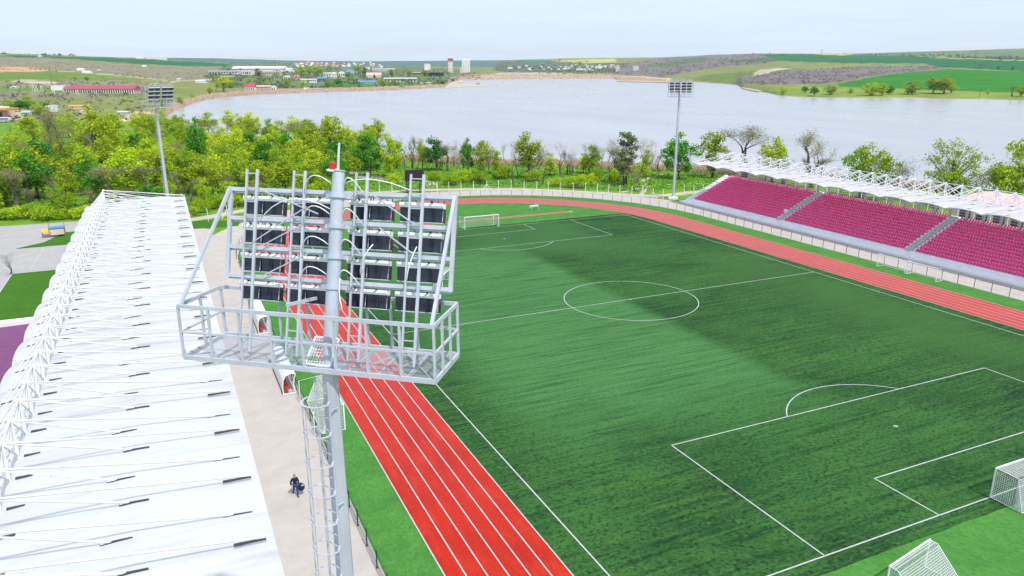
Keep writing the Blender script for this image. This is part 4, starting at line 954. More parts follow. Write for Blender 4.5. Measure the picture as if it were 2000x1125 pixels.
# ------------------------------------------------------------------ trees
def grow_tree(seed, H=10., levels=4, spread=.55, trunk=.25, kids=(2, 4), leafn=2400, leafs=.42, shape='round', clump=.75, r0=.20, wiggle=.18, twig=3, upright=.25, stems=1, shrink=.72):
    rnd = random.Random(seed); wood = MB(); fine = MB(); leaf = MB(); tips = []
    def rv(s): return V((rnd.gauss(0, s), rnd.gauss(0, s), rnd.gauss(0, s)))
    def seg(p, d, ln, r_, lv):
        P = [p]; n_ = 3 if lv < 2 else 2; dd = d.copy()
        for i in range(n_): dd = (dd+rv(wiggle)+V((0, 0, upright*.25))).normalized(); P.append(P[-1]+dd*(ln/n_))
        rs = [r_*(1-.45*i/n_) for i in range(n_+1)]
        (wood if lv <= 1 else fine).tube(P, rs, 6 if lv == 0 else (4 if lv < 3 else 3), cap=False)
        if lv >= levels: tips.append(P[-1]); tips.append(P[1]); return
        for q in range(rnd.randint(*kids)):
            t_ = 1.0 if q == 0 else rnd.uniform(.45, 1.0); i = min(n_-1, int(t_*n_)); base = P[i].lerp(P[i+1], t_*n_-i) if t_ < 1 else P[-1]
            a_ = rnd.uniform(0, 2*math.pi); side = V((math.cos(a_), math.sin(a_), 0))
            nd = (dd*(1-spread)+side*spread*rnd.uniform(.7, 1.3)+V((0, 0, upright))).normalized()
            seg(base, nd, ln*shrink*rnd.uniform(.75, 1.2), rs[-1]*rnd.uniform(.55, .8), lv+1)
    for s in range(stems):
        a_ = rnd.uniform(0, 6.28); lean = .0 if stems == 1 else .28
        seg(V((math.cos(a_)*.3*(stems > 1), math.sin(a_)*.3*(stems > 1), -.1)), V((math.cos(a_)*lean, math.sin(a_)*lean, 1)).normalized(), H*trunk, r0, 0)
    top = max(t_.z for t_ in tips); sc_ = H/top
    for M_ in (wood, fine): M_.v = [(a*sc_, b_*sc_, c*sc_) for a, b_, c in M_.v]
    tips = [t_*sc_ for t_ in tips]
    for i in range(leafn):
        c = rnd.choice(tips)+V((rnd.gauss(0, clump*.5), rnd.gauss(0, clump*.5), rnd.gauss(0, clump*.42)))
        if c.z < H*.12: continue
        nrm = V((rnd.gauss(0, 1), rnd.gauss(0, 1), rnd.gauss(0, 1)+.6)).normalized(); a_ = nrm.orthogonal().normalized(); b_ = nrm.cross(a_)
        an = rnd.uniform(0, 6.28); a_, b_ = a_*math.cos(an)+b_*math.sin(an), b_*math.cos(an)-a_*math.sin(an)
        s = leafs*rnd.uniform(.55, 1.25)*.5; leaf.face([c-a_*s, c+b_*s*.7, c+a_*s, c-b_*s*.7])
    return wood, fine, leaf
def crown_tree(seed, H=10., W=7., zb=2.0, ncl=48, per=62, leafs=.42, cl=.85, shape=1.0, r0=.2, stems=1, gaps=.12):
    rnd = random.Random(seed); wood = MB(); fine = MB(); leaf = MB(); C_ = []
    lob = [(rnd.uniform(0, 6.28), rnd.uniform(-.6, .8), rnd.uniform(.75, 1.25)) for _ in range(7)]
    while len(C_) < ncl:
        d = V((rnd.gauss(0, 1), rnd.gauss(0, 1), rnd.gauss(0, 1))).normalized(); rr = rnd.random()**.38
        k2 = 1.0
        for az, el, m_ in lob:
            l = V((math.cos(az)*math.cos(el), math.sin(az)*math.cos(el), math.sin(el))); k2 += (m_-1)*max(0, l.dot(d))**3*1.2
        zz = d.z*rr; wid = (1-.35*max(0, zz)**1.5*shape) if zz > 0 else (1-.25*abs(zz))
        C_.append(V((d.x*rr*W/2*k2*wid, d.y*rr*W/2*k2*wid, zb+(H-zb)*(.5+.5*zz*min(1.12, k2)))))
    tops = [V((rnd.uniform(-.5, .5), rnd.uniform(-.5, .5), H*.62)) for _ in range(stems)]
    trunks = []
    for i, t_ in enumerate(tops):
        b0 = V((rnd.uniform(-.4, .4), rnd.uniform(-.4, .4), -.1)) if stems > 1 else V((0, 0, -.1))
        P = [b0, b0.lerp(t_, .35)+V((rnd.gauss(0, .15), rnd.gauss(0, .15), 0)), b0.lerp(t_, .7)+V((rnd.gauss(0, .2), rnd.gauss(0, .2), 0)), t_]
        wood.tube(P, [r0, r0*.75, r0*.5, r0*.2], 7, cap=False); trunks.append(P)
    for c in C_:
        P = trunks[rnd.randrange(len(trunks))]; hz = math.hypot(c.x, c.y); tz = max(H*.16, min(H*.6, c.z-hz*.75)); f = tz/(H*.62)
        b0 = P[0].lerp(P[3], f); md = b0.lerp(c, .5)+V((rnd.gauss(0, .2), rnd.gauss(0, .2), .35)); r_ = r0*(.34-.2*f)
        (wood if rnd.random() < .2 else fine).tube([b0, md, c], [r_, r_*.6, r_*.2], 4, cap=False)
        for q in range(3): fine.tube([md.lerp(c, .5), c+V((rnd.gauss(0, cl*.8), rnd.gauss(0, cl*.8), rnd.gauss(.2, cl*.6)))], [r_*.35, r_*.12], 3, cap=False)
    for c in C_:
        if rnd.random() < gaps: continue
        s1 = cl*rnd.uniform(.75, 1.3)
        for q in range(int(per*rnd.uniform(.6, 1.3))):
            d = V((rnd.gauss(0, 1), rnd.gauss(0, 1), rnd.gauss(0, .8))); d = d.normalized()*rnd.random()**.5*s1; p = c+d
            nrm = (d.normalized()*.8+V((rnd.gauss(0, .7), rnd.gauss(0, .7), rnd.gauss(.3, .7)))).normalized(); a_ = nrm.orthogonal().normalized(); b2 = nrm.cross(a_)
            an = rnd.uniform(0, 6.28); a_, b2 = a_*math.cos(an)+b2*math.sin(an), b2*math.cos(an)-a_*math.sin(an)
            s = leafs*rnd.uniform(.55, 1.25)*.5; leaf.face([p-a_*s, p+b2*s*.7, p+a_*s, p-b2*s*.7])
    return wood, fine, leaf
PROTO = {}
def proto(kind, seed, leafmat, bark, name, **kw):
    wood, fine, leaf = (crown_tree if kw.pop('crown', 0) else grow_tree)(seed, **kw)
    n_ = len(wood.v); o = len(wood.v)
    tr = MB(); tr.v = wood.v; tr.f = wood.f; tr.m = wood.m
    cr = MB(); cr.v = fine.v+leaf.v; cr.f = list(fine.f)+[tuple(i+len(fine.v) for i in f) for f in leaf.f]; cr.m = [0]*len(fine.f)+[1]*len(leaf.f)
    a_ = tr.build('trunk', bark); b_ = cr.build('crown', [bark, leafmat])
    xs_ = sorted(abs(v[0]) for v in cr.v); rad = xs_[int(len(xs_)*.97)]
    PROTO.setdefault(kind, []).append((a_, b_, rad, name))
    a_['proto'] = 1
for s in (1, 2, 3): proto('G', s, M['leaf_g'], M['bark'], 'leafy_tree', crown=1, W=7.2, zb=1.6, ncl=52, per=66, leafs=.50, cl=1.05)
for s in (4, 5, 6, 30): proto('L', s, M['leaf_l'], M['bark'], 'leafy_tree', crown=1, W=7.0, zb=1.2, ncl=50, per=60, leafs=.48, cl=1.0, gaps=.15)
for s in (7, 8, 9, 31): proto('Y', s, M['leaf_y'], M['bark'], 'willow_tree', crown=1, W=6.8, zb=1.4, ncl=52, per=50, leafs=.44, cl=1.0, gaps=.2, stems=2, shape=.5)
for s in (10, 11, 12): proto('B', s, M['bud'], M['bark_pale'], 'bare_tree', levels=6, leafn=1200, leafs=.16, clump=.7, spread=.46, trunk=.24, kids=(2, 4), r0=.24, upright=.34)
for s in (13, 14): proto('D', s, M['bud'], M['bark'], 'bare_tree', levels=6, leafn=2600, leafs=.19, clump=.9, spread=.55, trunk=.18, kids=(2, 4), r0=.30, upright=.22)
for s in (15,): proto('P', s, M['leaf_p'], M['bark'], 'poplar_tree', crown=1, W=3.6, zb=1.6, ncl=46, per=60, leafs=.38, cl=.7, shape=.4, gaps=.1, stems=2)
for s in (16, 17, 22): proto('T', s, M['bud'], M['bark'], 'bare_tree', levels=6, leafn=260, leafs=.14, clump=.5, spread=.36, trunk=.36, wiggle=.10, kids=(2, 3), r0=.20, upright=.36)
for s in (18, 19): proto('S', s, M['leaf_l'], M['bark'], 'shrub', crown=1, W=15, zb=.4, ncl=46, per=50, leafs=.85, cl=2.2, stems=3, r0=.12)
for s in (20, 21): proto('W', s, M['leaf_l'], M['bark'], 'willow_tree', crown=1, W=10.5, zb=1.6, ncl=84, per=52, leafs=.32, cl=.95, stems=3, r0=.3, shape=.6, gaps=.16)
trnd = random.Random(3)
def tree(kind, pos, h, wdt=None, label=None, group=None, rz=None, var=None):
    P = PROTO[kind]; a_, b_, rad, nm = P[trnd.randrange(len(P)) if var is None else var % len(P)]
    s = h/10.; sx = s if wdt is None else max(.45*s, min(1.9*s, wdt/2/rad))
    root = empty(nm, pos, trnd.uniform(0, 6.28) if rz is None else rz, (sx, sx, s))
    for src in (a_, b_):
        if src.get('used'): o = src.copy(); col.objects.link(o)
        else: o = src; src['used'] = 1
        o.parent = root; o.matrix_parent_inverse = Matrix()
    tag(root, label, 'shrub' if kind == 'S' else 'tree', group); return root
def gx(px, X):       # ground point in pixel column px at world X
    d = ray(px, 300); k_ = (X-CX)/d.x; return V((X, CY+d.y*k_, 0))
def top_h(pos, ytop):
    d = V((pos.x-CX, pos.y-CY, 0)); w_ = d.dot(V((fw.x, fw.y, 0)))
    # solve height so that it projects to ytop
    lo, hi = 0., 60.
    for _ in range(40):
        mdl = (lo+hi)/2; q = V((pos.x, pos.y, mdl))-CAM; y = 562.5-FPX*q.dot(up)/q.dot(fw)
        if y > ytop: lo = mdl
        else: hi = mdl
    return lo
def px_tree(kind, x, ybase, ytop, wpx, label, group=None, X=None, var=None):
    pos = gpt(x, ybase) if X is None else gx(x, X)
    w_ = (pos-CAM).dot(fw); pos.z = -.05
    return tree(kind, pos, top_h(pos, ytop), wpx*w_/FPX, label, group, var=var)
LAKE = [
 ('Y', 655, 330, 217, 62, 'tall yellow-green willow above the mast tip at the edge of the wood'),
 ('G', 722, 346, 262, 56, 'round deep green tree right of the mast tip'),
 ('L', 762, 348, 258, 34, 'slim light green tree left of the scoreboard'),
 ('T', 790, 342, 262, 26, 'thin bare tree just left of the scoreboard'),
 ('T', 815, 338, 264, 30, 'thin bare tree rising behind the scoreboard'),
 ('G', 852, 334, 270, 46, 'compact dark green tree right of the scoreboard'),
 ('B', 893, 352, 276, 36, 'pale bare tree between the dark green tree and a willow'),
 ('G', 915, 338, 272, 30, 'narrow green tree touching a yellow willow on its right'),
 ('Y', 940, 342, 268, 44, 'small yellow willow with a narrow green tree at its left'),
 ('T', 1003, 362, 272, 30, 'leaning bare tree left of the tall yellow willow by the lake'),
 ('Y', 1030, 350, 257, 54, 'tall yellow willow among bare trunks beyond the far bend'),
 ('T', 1060, 362, 278, 36, 'forked bare tree right of the tall yellow willow'),
 ('T', 1095, 345, 274, 46, 'dark bare tree with long side branches beyond the far bend'),
 ('T', 1119, 338, 290, 26, 'short bare tree next to a broken trunk'),
 ('L', 1155, 342, 284, 36, 'bright lime tree between bare trunks beyond the far bend'),
 ('T', 1176, 346, 278, 26, 'bare pole-like tree right of the lime tree'),
 ('T', 1190, 352, 272, 30, 'bare forked tree left of the grey-green poplar'),
 ('P', 1220, 362, 255, 46, 'grey-green poplar left of the far right mast'),
 ('B', 1243, 358, 262, 62, 'wide bare tree leaning right beside the poplar'),
 ('G', 1326, 350, 262, 62, 'dense green tree just behind the far right mast'),
]
for k_, x, yb, yt, wp, lb in LAKE: px_tree(k_, x, yb, yt, wp, lb)
for k_, x, X, yt, wp, lb in [
 ('Y', 1394, 88, 249, 56, 'yellow-green willow at the left tip of the magenta stand roof'),
 ('D', 1455, 96, 246, 78, 'forked half-bare tree above the left part of the magenta stand roof'),
 ('Y', 1512, 98, 266, 52, 'small yellowish tree between two bare trees above the stand roof'),
 ('D', 1590, 100, 254, 104, 'wide bare spreading tree above the middle of the stand roof'),
 ('L', 1690, 98, 280, 62, 'fresh green tree above the stand roof, left of a pair'),
 ('L', 1728, 99, 292, 48, 'lower fresh green tree above the stand roof, right of a pair'),
 ('B', 1792, 104, 298, 66, 'thin bare tree left of the big spreading willow'),
 ('W', 1868, 106, 270, 120, 'big spreading willow with dark limbs behind the pink roofed hall'),
 ('B', 1938, 108, 300, 70, 'pale bare tree between the big willow and the right edge'),
 ('L', 1992, 108, 276, 76, 'bright green tree at the right edge above the stand roof'),
 ('B', 1758, 100, 318, 40, 'low bare tree between the fresh green pair and a thin bare tree')]:
    px_tree(k_, x, 0, yt, wp, lb, X=X)
trees_small = [('S', 880, 362, 338, 34), ('S', 905, 356, 330, 40), ('S', 935, 358, 334, 40), ('S', 975, 350, 330, 34), ('S', 1040, 354, 332, 36), ('S', 1085, 364, 346, 30), ('S', 1125, 366, 342, 46), ('S', 1150, 362, 338, 34), ('S', 1205, 352, 330, 34), ('S', 1255, 346, 318, 30), ('B', 1240, 372, 332, 34), ('S', 985, 346, 322, 26), ('S', 1165, 350, 326, 22), ('S', 800, 352, 330, 30), ('S', 770, 360, 338, 30), ('S', 850, 352, 334, 30)]
for k_, x, yb, yt, wp in trees_small: px_tree(k_, x, yb, yt, wp, 'leafy green shrub among the trunks between the far fence and the lake' if k_ == 'S' else 'small bare bush just behind the white fence posts by the far right mast', 'shrubs between the far fence and the lake' if k_ == 'S' else None)
for k_, x, yb, yt, wp in [('Y', 690, 322, 252, 40), ('D', 640, 300, 232, 44), ('Y', 612, 300, 236, 50), ('D', 580, 296, 240, 40), ('D', 700, 318, 262, 36), ('Y', 775, 330, 268, 30), ('D', 805, 330, 264, 34), ('Y', 826, 332, 272, 26), ('D', 875, 334, 282, 30), ('D', 905, 336, 272, 26), ('Y', 968, 340, 288, 26), ('B', 1012, 344, 268, 30), ('B', 1048, 344, 270, 34), ('Y', 1075, 344, 300, 28), ('D', 1108, 342, 292, 30), ('Y', 1140, 340, 300, 24), ('B', 1168, 342, 276, 28), ('D', 1200, 342, 284, 30), ('Y', 1262, 340, 292, 24), ('D', 1285, 336, 300, 26)]:
    px_tree(k_, x, yb, yt, wp, {'Y': 'small loose yellow-green tree in the row along the lake shore', 'D': 'small budding beige tree in the row along the lake shore', 'B': 'thin bare grey tree in the row along the lake shore'}[k_], 'small trees in the row along the lake shore')
for i in range(44):   # slim bare saplings along the lake shore
    x = trnd.uniform(690, 1300); yb = trnd.uniform(318, 345)
    px_tree('T' if i % 3 else 'B', x, yb, yb-trnd.uniform(28, 62), trnd.uniform(12, 24), 'slim bare sapling in the thin row along the near lake shore', 'bare saplings along the lake shore')
for i in range(26):
    x = trnd.uniform(1395, 2010); pos = gx(x, trnd.uniform(92, 118)); tree('B' if i % 2 else 'D', V((pos.x, pos.y, -.05)), trnd.uniform(4, 8), trnd.uniform(3, 6), 'low bare tree in the thicket behind the magenta stand', 'bare thicket behind the magenta stand')
# the wood on the left
WOOD = [(-260, 99), (-84, 104), (-68, 96), (-57, 90), (-42, 103), (-24, 110), (-10, 116), (-6, 150), (14, 150), (30, 185), (22, 250), (-14, 305), (-50, 400), (-330, 400)]
LB = {'G': 'deep green leafy tree in the dense wood behind the left stand', 'L': 'lime green leafy tree in the dense wood behind the left stand', 'Y': 'yellow-green tree in the dense wood behind the left stand', 'B': 'grey half-bare tree in the dense wood behind the left stand', 'D': 'grey-brown budding tree in the dense wood behind the left stand'}
LN_ = {k_: 'trees of the wood behind the left stand' for k_ in LB}
placed = []; tries = 0
while len(placed) < 262 and tries < 40000:
    tries += 1
    x, y = trnd.uniform(-240, 32), trnd.uniform(92, 330)
    if not inpoly(x, y, WOOD): continue
    q = V((x, y, 8))-CAM; px = 1000+FPX*q.dot(rt)/q.dot(fw)
    if px < -60 or px > 735: continue
    D_ = math.hypot(x-CX, y-CY); sp = 5.6+max(0, (D_-190))*.026
    if any((x-a)**2+(y-b_)**2 < sp*sp for a, b_ in placed): continue
    placed.append((x, y))
    n_ = noise.noise((x*.02, y*.02, 3)); r_ = trnd.random()
    far_ = D_ > 300
    k_ = ('Y' if r_ < .36+.2*n_ else 'L' if r_ < .62 else 'G' if r_ < .76 else 'B' if r_ < .9 else 'D')
    if far_ and r_ > .55: k_ = 'B'
    h_ = trnd.uniform(8.0, 12.5)*(.82 if k_ in 'BD' else 1)
    if y < 112 : h_ *= .72
    if px > 330: h_ *= .92
    tree(k_, (x, y, -.05), h_, h_*trnd.uniform(.62, .85), LB[k_], LN_[k_])
px_tree('Y', 195, 335, 190, 70, 'tallest yellow-green tree, standing above the wood at left')
px_tree('D', 120, 350, 206, 88, 'large bare pinkish tree standing above the wood at far left')
px_tree('G', 392, 345, 232, 42, 'dark green conical tree standing above the wood near the lake')
for i in range(34):   # shrubs along the front edge of the wood
    t_ = i/33; x = -130+t_*110; y = interp(x, [(-130, 102), (-84, 102.5), (-66, 93), (-57, 89), (-42, 101), (-24, 108), (-10, 114)])+trnd.uniform(0, 3)
    tree('S', (x, y, -.05), trnd.uniform(2.2, 4.2), trnd.uniform(3.5, 6), 'leafy shrub on the front edge of the wood behind the left stand', 'shrubs on the front edge of the wood')
px_tree('B', 22, 536, 488, 44, 'small bare tree beside the lawn at the left edge')
# reeds along the near shore
mb = MB(); rr_ = random.Random(5)
for (a, b_), (c, d) in zip(shore[4:], shore[5:]):
    n_ = int(math.hypot(c-a, d-b_)*110)
    for i in range(n_):
        t_ = rr_.random(); s_ = rr_.uniform(-7, 4) - 5*max(0, noise.noise((a*.05+t_, b_*.05, 0))); x, y = a+(c-a)*t_+s_*.6, b_+(d-b_)*t_+s_*.8
        h_ = rr_.uniform(1.0, 1.8); an = rr_.uniform(0, 3.14); dx, dy = math.cos(an)*.12, math.sin(an)*.12; z = -.05 if s_ < 0 else -2.5
        lx, ly = rr_.uniform(-.8, .8), rr_.uniform(-.8, .8); mb.face([(x-dx, y-dy, z), (x+dx, y+dy, z), (x+dx*.6+lx, y+dy*.6+ly, z+h_), (x-dx*.6+lx, y-dy*.6+ly, z+h_)])
o = mb.build('reeds', M['reed']); tag(o, 'dry tan reed bed along the near lake shore', 'reeds', kind='stuff')
# undergrowth in the wood (dense low foliage, uncountable)
mb = MB()
for i in range(9000):
    x, y = rr_.uniform(-200, 30), rr_.uniform(92, 240)
    if not inpoly(x, y, WOOD): continue
    z = abs(rr_.gauss(0, 1.0)); c = V((x, y, z)); nrm = V((rr_.gauss(0, 1), rr_.gauss(0, 1), rr_.gauss(.5, 1))).normalized(); a_ = nrm.orthogonal().normalized(); b2 = nrm.cross(a_); s = rr_.uniform(.3, .7)
    mb.face([c-a_*s, c+b2*s, c+a_*s, c-b2*s])
o = mb.build('undergrowth', M['meadow']); tag(o, 'low leafy undergrowth covering the floor of the wood', 'undergrowth', kind='stuff')
mb = MB()   # tall grass tufts on the meadow between fence and lake
for i in range(9000):
    p = gpt(rr_.uniform(690, 1400), rr_.uniform(322, 372)); 
    if p.x*p.x+(p.y-YC)**2 < 61**2: continue
    h_ = rr_.uniform(.12, .42); an = rr_.uniform(0, 3.14); s = rr_.uniform(.15, .4); dx, dy = math.cos(an)*s, math.sin(an)*s
    mb.face([(p.x-dx, p.y-dy, -.03), (p.x+dx, p.y+dy, -.03), (p.x+dx*.7, p.y+dy*.7+.1, h_), (p.x-dx*.7, p.y-dy*.7+.1, h_)])
o = mb.build('meadow_grass', M['meadow']); tag(o, 'tall fresh grass on the meadow by the lake', 'grass', kind='stuff')
# ------------------------------------------------------------------ far vegetation
def ico():
    bm = bmesh.new(); bmesh.ops.create_icosphere(bm, subdivisions=1, radius=1); v = [x.co.copy() for x in bm.verts]; f = [tuple(q.index for q in g.verts) for g in bm.faces]; bm.free(); return v, f
IV, IF = ico()
def blobs(name, polys, n, smin, smax, m, label, cat, sq=.7, leafy=False):
    mb = MB(); cnt = 0
    xs_ = [p[0] for q in polys for p in q]; ys_ = [p[1] for q in polys for p in q]
    while cnt < n:
        x, y = rr_.uniform(max(-60, min(xs_)), min(2060, max(xs_))), rr_.uniform(min(ys_), max(ys_))
        if not any(inpoly(x, y, q) for q in polys): continue
        cnt += 1
        if y > interp(x, YS)-1 or y < interp(x, YK)+.4: continue
        if noise.noise((x*.03, y*.2, 2)) < -.15: continue
        p = at(x, y); s = rr_.uniform(smin, smax); 
        if leafy:
            for q in range(9):
                c = p+V((rr_.gauss(0, s*.5), rr_.gauss(0, s*.5), abs(rr_.gauss(s*.5, s*.3)))); nrm = V((rr_.gauss(0, 1), rr_.gauss(0, 1), rr_.gauss(.4, 1))).normalized(); a_ = nrm.orthogonal().normalized(); b2 = nrm.cross(a_); u = s*rr_.uniform(.25, .5); mb.face([c-a_*u, c+b2*u, c+a_*u, c-b2*u])
        else:
            base = len(mb.v)
            for v in IV: k2 = 1+.45*rr_.uniform(-1, 1); mb.v.append((p.x+v.x*s*k2, p.y+v.y*s*k2, p.z+s*sq*.5+v.z*s*sq*k2))
            for f in IF: mb.f.append(tuple(base+i for i in f)); mb.m.append(0)
    o = mb.build(name, m); tag(o, label, cat, kind='stuff'); return o
blobs('hillside_scrub', [COVER[1][0], COVER[6][0]], 1100, .8, 2.2, M['scrub'], 'bare grey scrub dotted over the left hillside', 'scrub', leafy=True)
blobs('hillside_scrub', [[(0, 185), (330, 185), (330, 235), (0, 240)]], 500, .8, 1.8, M['scrub'], 'brown scrub behind the wood at far left', 'scrub', leafy=True)
blobs('hillside_bushes', [COVER[1][0], COVER[6][0], COVER[4][0]], 150, 1.3, 2.6, M['scrub_green'], 'dark green bushes dotted over the left hillside', 'bushes', leafy=True)
blobs('town_greenery', [COVER[12][0]], 1500, 2.5, 6.0, M['leaf_p'], 'pale green tree cover among the houses on the far shore', 'trees', leafy=True)
blobs('town_greenery', [COVER[15][0]], 700, 4, 9, M['leaf_p'], 'bluish tree cover around the distant settlement at the lake head', 'trees', leafy=True)
blobs('hillside_wood', [COVER[20][0]], 800, 2.5, 5.5, M['far_wood'], 'bare purplish wood on the hill right of the lake head', 'wood', leafy=True)
blobs('hillside_wood', [COVER[24][0]], 1000, 1.4, 3.0, M['scrub'], 'bare grey thicket beside the bright green field', 'wood', leafy=True)
blobs('ridge_trees', [[(0, 103), (400, 112), (400, 114), (0, 107)]], 160, 4, 8, M['scrub_green'], 'line of trees along the left skyline', 'trees', leafy=True)
blobs('ridge_trees', [[(1640, 107), (1840, 108), (2000, 113), (2000, 118), (1840, 113)]], 140, 4, 8, M['far_wood'], 'tree belt below the right skyline', 'trees', leafy=True)
# far reeds
mb = MB()
x = 300.
while x < 1300:
    ys = interp(x, YS)
    for q in range(10):
        yy = ys-rr_.uniform(.1, interp(x, [(300, 16), (400, 9), (860, 6), (900, 12), (1200, 10), (1300, 4)])); p = at(x+rr_.uniform(-1, 1), yy); w_ = (p-CAM).length; s = w_*.0011; h_ = rr_.uniform(1.4, 2.8)
        dx, dy = rt.x*s, rt.y*s; mb.face([(p.x-dx, p.y-dy, p.z-.3), (p.x+dx, p.y+dy, p.z-.3), (p.x+dx*.8, p.y+dy*.8, p.z+h_), (p.x-dx*.8, p.y-dy*.8, p.z+h_*rr_.uniform(.6, 1))])
    x += 1.5
o = mb.build('reeds', M['reed']); tag(o, 'dry tan reed belt along the far lake shore', 'reeds', kind='stuff')
def far_tree(kind, x, yb, hpx, wpx, label, group=None):
    p = at(x, yb); w_ = (p-CAM).dot(fw); return tree(kind, (p.x, p.y, p.z-.3), hpx*1.18*w_/FPX, wpx*1.35*w_/FPX, label, group)
# rebuild the used prototypes list (sources were kept as scene objects)
for k_, x, yb, hp, wp, lb in [
 ('L', 1528, 186, 15, 11, 'small upright tree at the left end of the right shore row'), ('G', 1572, 182, 12, 10, 'small dark tree, second along the right shore row'),
 ('G', 1590, 188, 17, 12, 'dark green tree at the water edge of the right shore'), ('L', 1622, 185, 16, 20, 'wide green tree in the right shore row left of a gap'),
 ('L', 1661, 183, 9, 8, 'tiny green tree in the gap of the right shore row'), ('L', 1703, 187, 22, 22, 'large green tree, left of a trio on the right shore'),
 ('L', 1720, 187, 20, 18, 'green tree in the middle of a trio on the right shore'), ('G', 1737, 185, 15, 13, 'low dark tree, right of a trio on the right shore'),
 ('L', 1772, 185, 10, 9, 'low bush-like tree left of a round green tree on the right shore'), ('L', 1781, 185, 23, 22, 'round green tree left of the big pale willow clump'),
 ('Y', 1822, 183, 28, 26, 'left crown of the big pale willow clump on the right shore'), ('Y', 1842, 184, 29, 30, 'pale middle crown of the big willow clump on the right shore'), ('Y', 1858, 182, 18, 16, 'right crown of the big willow clump on the right shore'),
 ('L', 1929, 185, 9, 8, 'lone small tree between the willow clump and the right edge'), ('D', 1977, 188, 18, 12, 'grey upright tree near the right edge of the far shore'), ('L', 1996, 189, 17, 16, 'round green tree at the right edge of the far shore'),
 ('D', 1914, 133, 8, 13, 'whitish blossoming tree at the upper edge of the bright green field'), ('P', 1949, 136, 6, 9, 'small grey bush on the field track right of the blossoming tree'), ('P', 1977, 138, 8, 14, 'wider grey bush on the field track near the right edge')]:
    far_tree(k_, x, yb, hp, wp, lb)
for i, (x, yb, hp, wp, k_) in enumerate([(410, 183, 13, 14, 'Y'), (436, 178, 26, 24, 'Y'), (448, 172, 18, 20, 'L'), (420, 178, 20, 16, 'B'), (505, 152, 16, 22, 'P'), (542, 152, 12, 18, 'B'), (470, 158, 11, 22, 'B'), (488, 162, 10, 14, 'L'), (588, 148, 15, 20, 'L'), (605, 146, 16, 24, 'Y'), (620, 150, 18, 26, 'L'), (560, 166, 10, 22, 'L'), (592, 172, 12, 16, 'L'), (640, 172, 12, 18, 'L'), (660, 168, 13, 22, 'G'), (700, 140, 12, 20, 'L'), (712, 148, 14, 18, 'P'), (745, 168, 12, 22, 'L'), (770, 166, 9, 14, 'L'), (765, 150, 12, 26, 'P'), (800, 150, 10, 30, 'L'), (830, 150, 12, 24, 'Y'), (785, 172, 7, 10, 'L'), (855, 163, 6, 12, 'G'), (865, 166, 7, 10, 'G'), (520, 172, 10, 16, 'L'), (645, 138, 10, 18, 'L'), (680, 152, 9, 14, 'G'), (352, 205, 14, 10, 'L'), (376, 193, 8, 12, 'L'), (252, 222, 12, 22, 'Y'), (285, 212, 12, 18, 'L'), (262, 226, 16, 24, 'B'), (318, 208, 12, 22, 'Y'), (40, 218, 20, 30, 'G'), (20, 214, 15, 30, 'L'), (58, 214, 23, 22, 'L'), (80, 225, 20, 26, 'L'), (88, 212, 11, 12, 'G'), (170, 158, 7, 10, 'G'), (335, 196, 10, 14, 'B'), (240, 200, 10, 14, 'Y'), (300, 192, 8, 14, 'L')]):
    far_tree(k_, x, yb, hp, wp, {'L': 'fresh green tree among the far buildings on the left shore', 'Y': 'yellow-green tree among the far buildings on the left shore', 'B': 'bare brown tree among the far buildings on the left shore', 'P': 'pale grey-green tree among the far buildings on the left shore', 'G': 'dark green tree among the far buildings on the left shore'}[k_], 'trees among the far buildings')
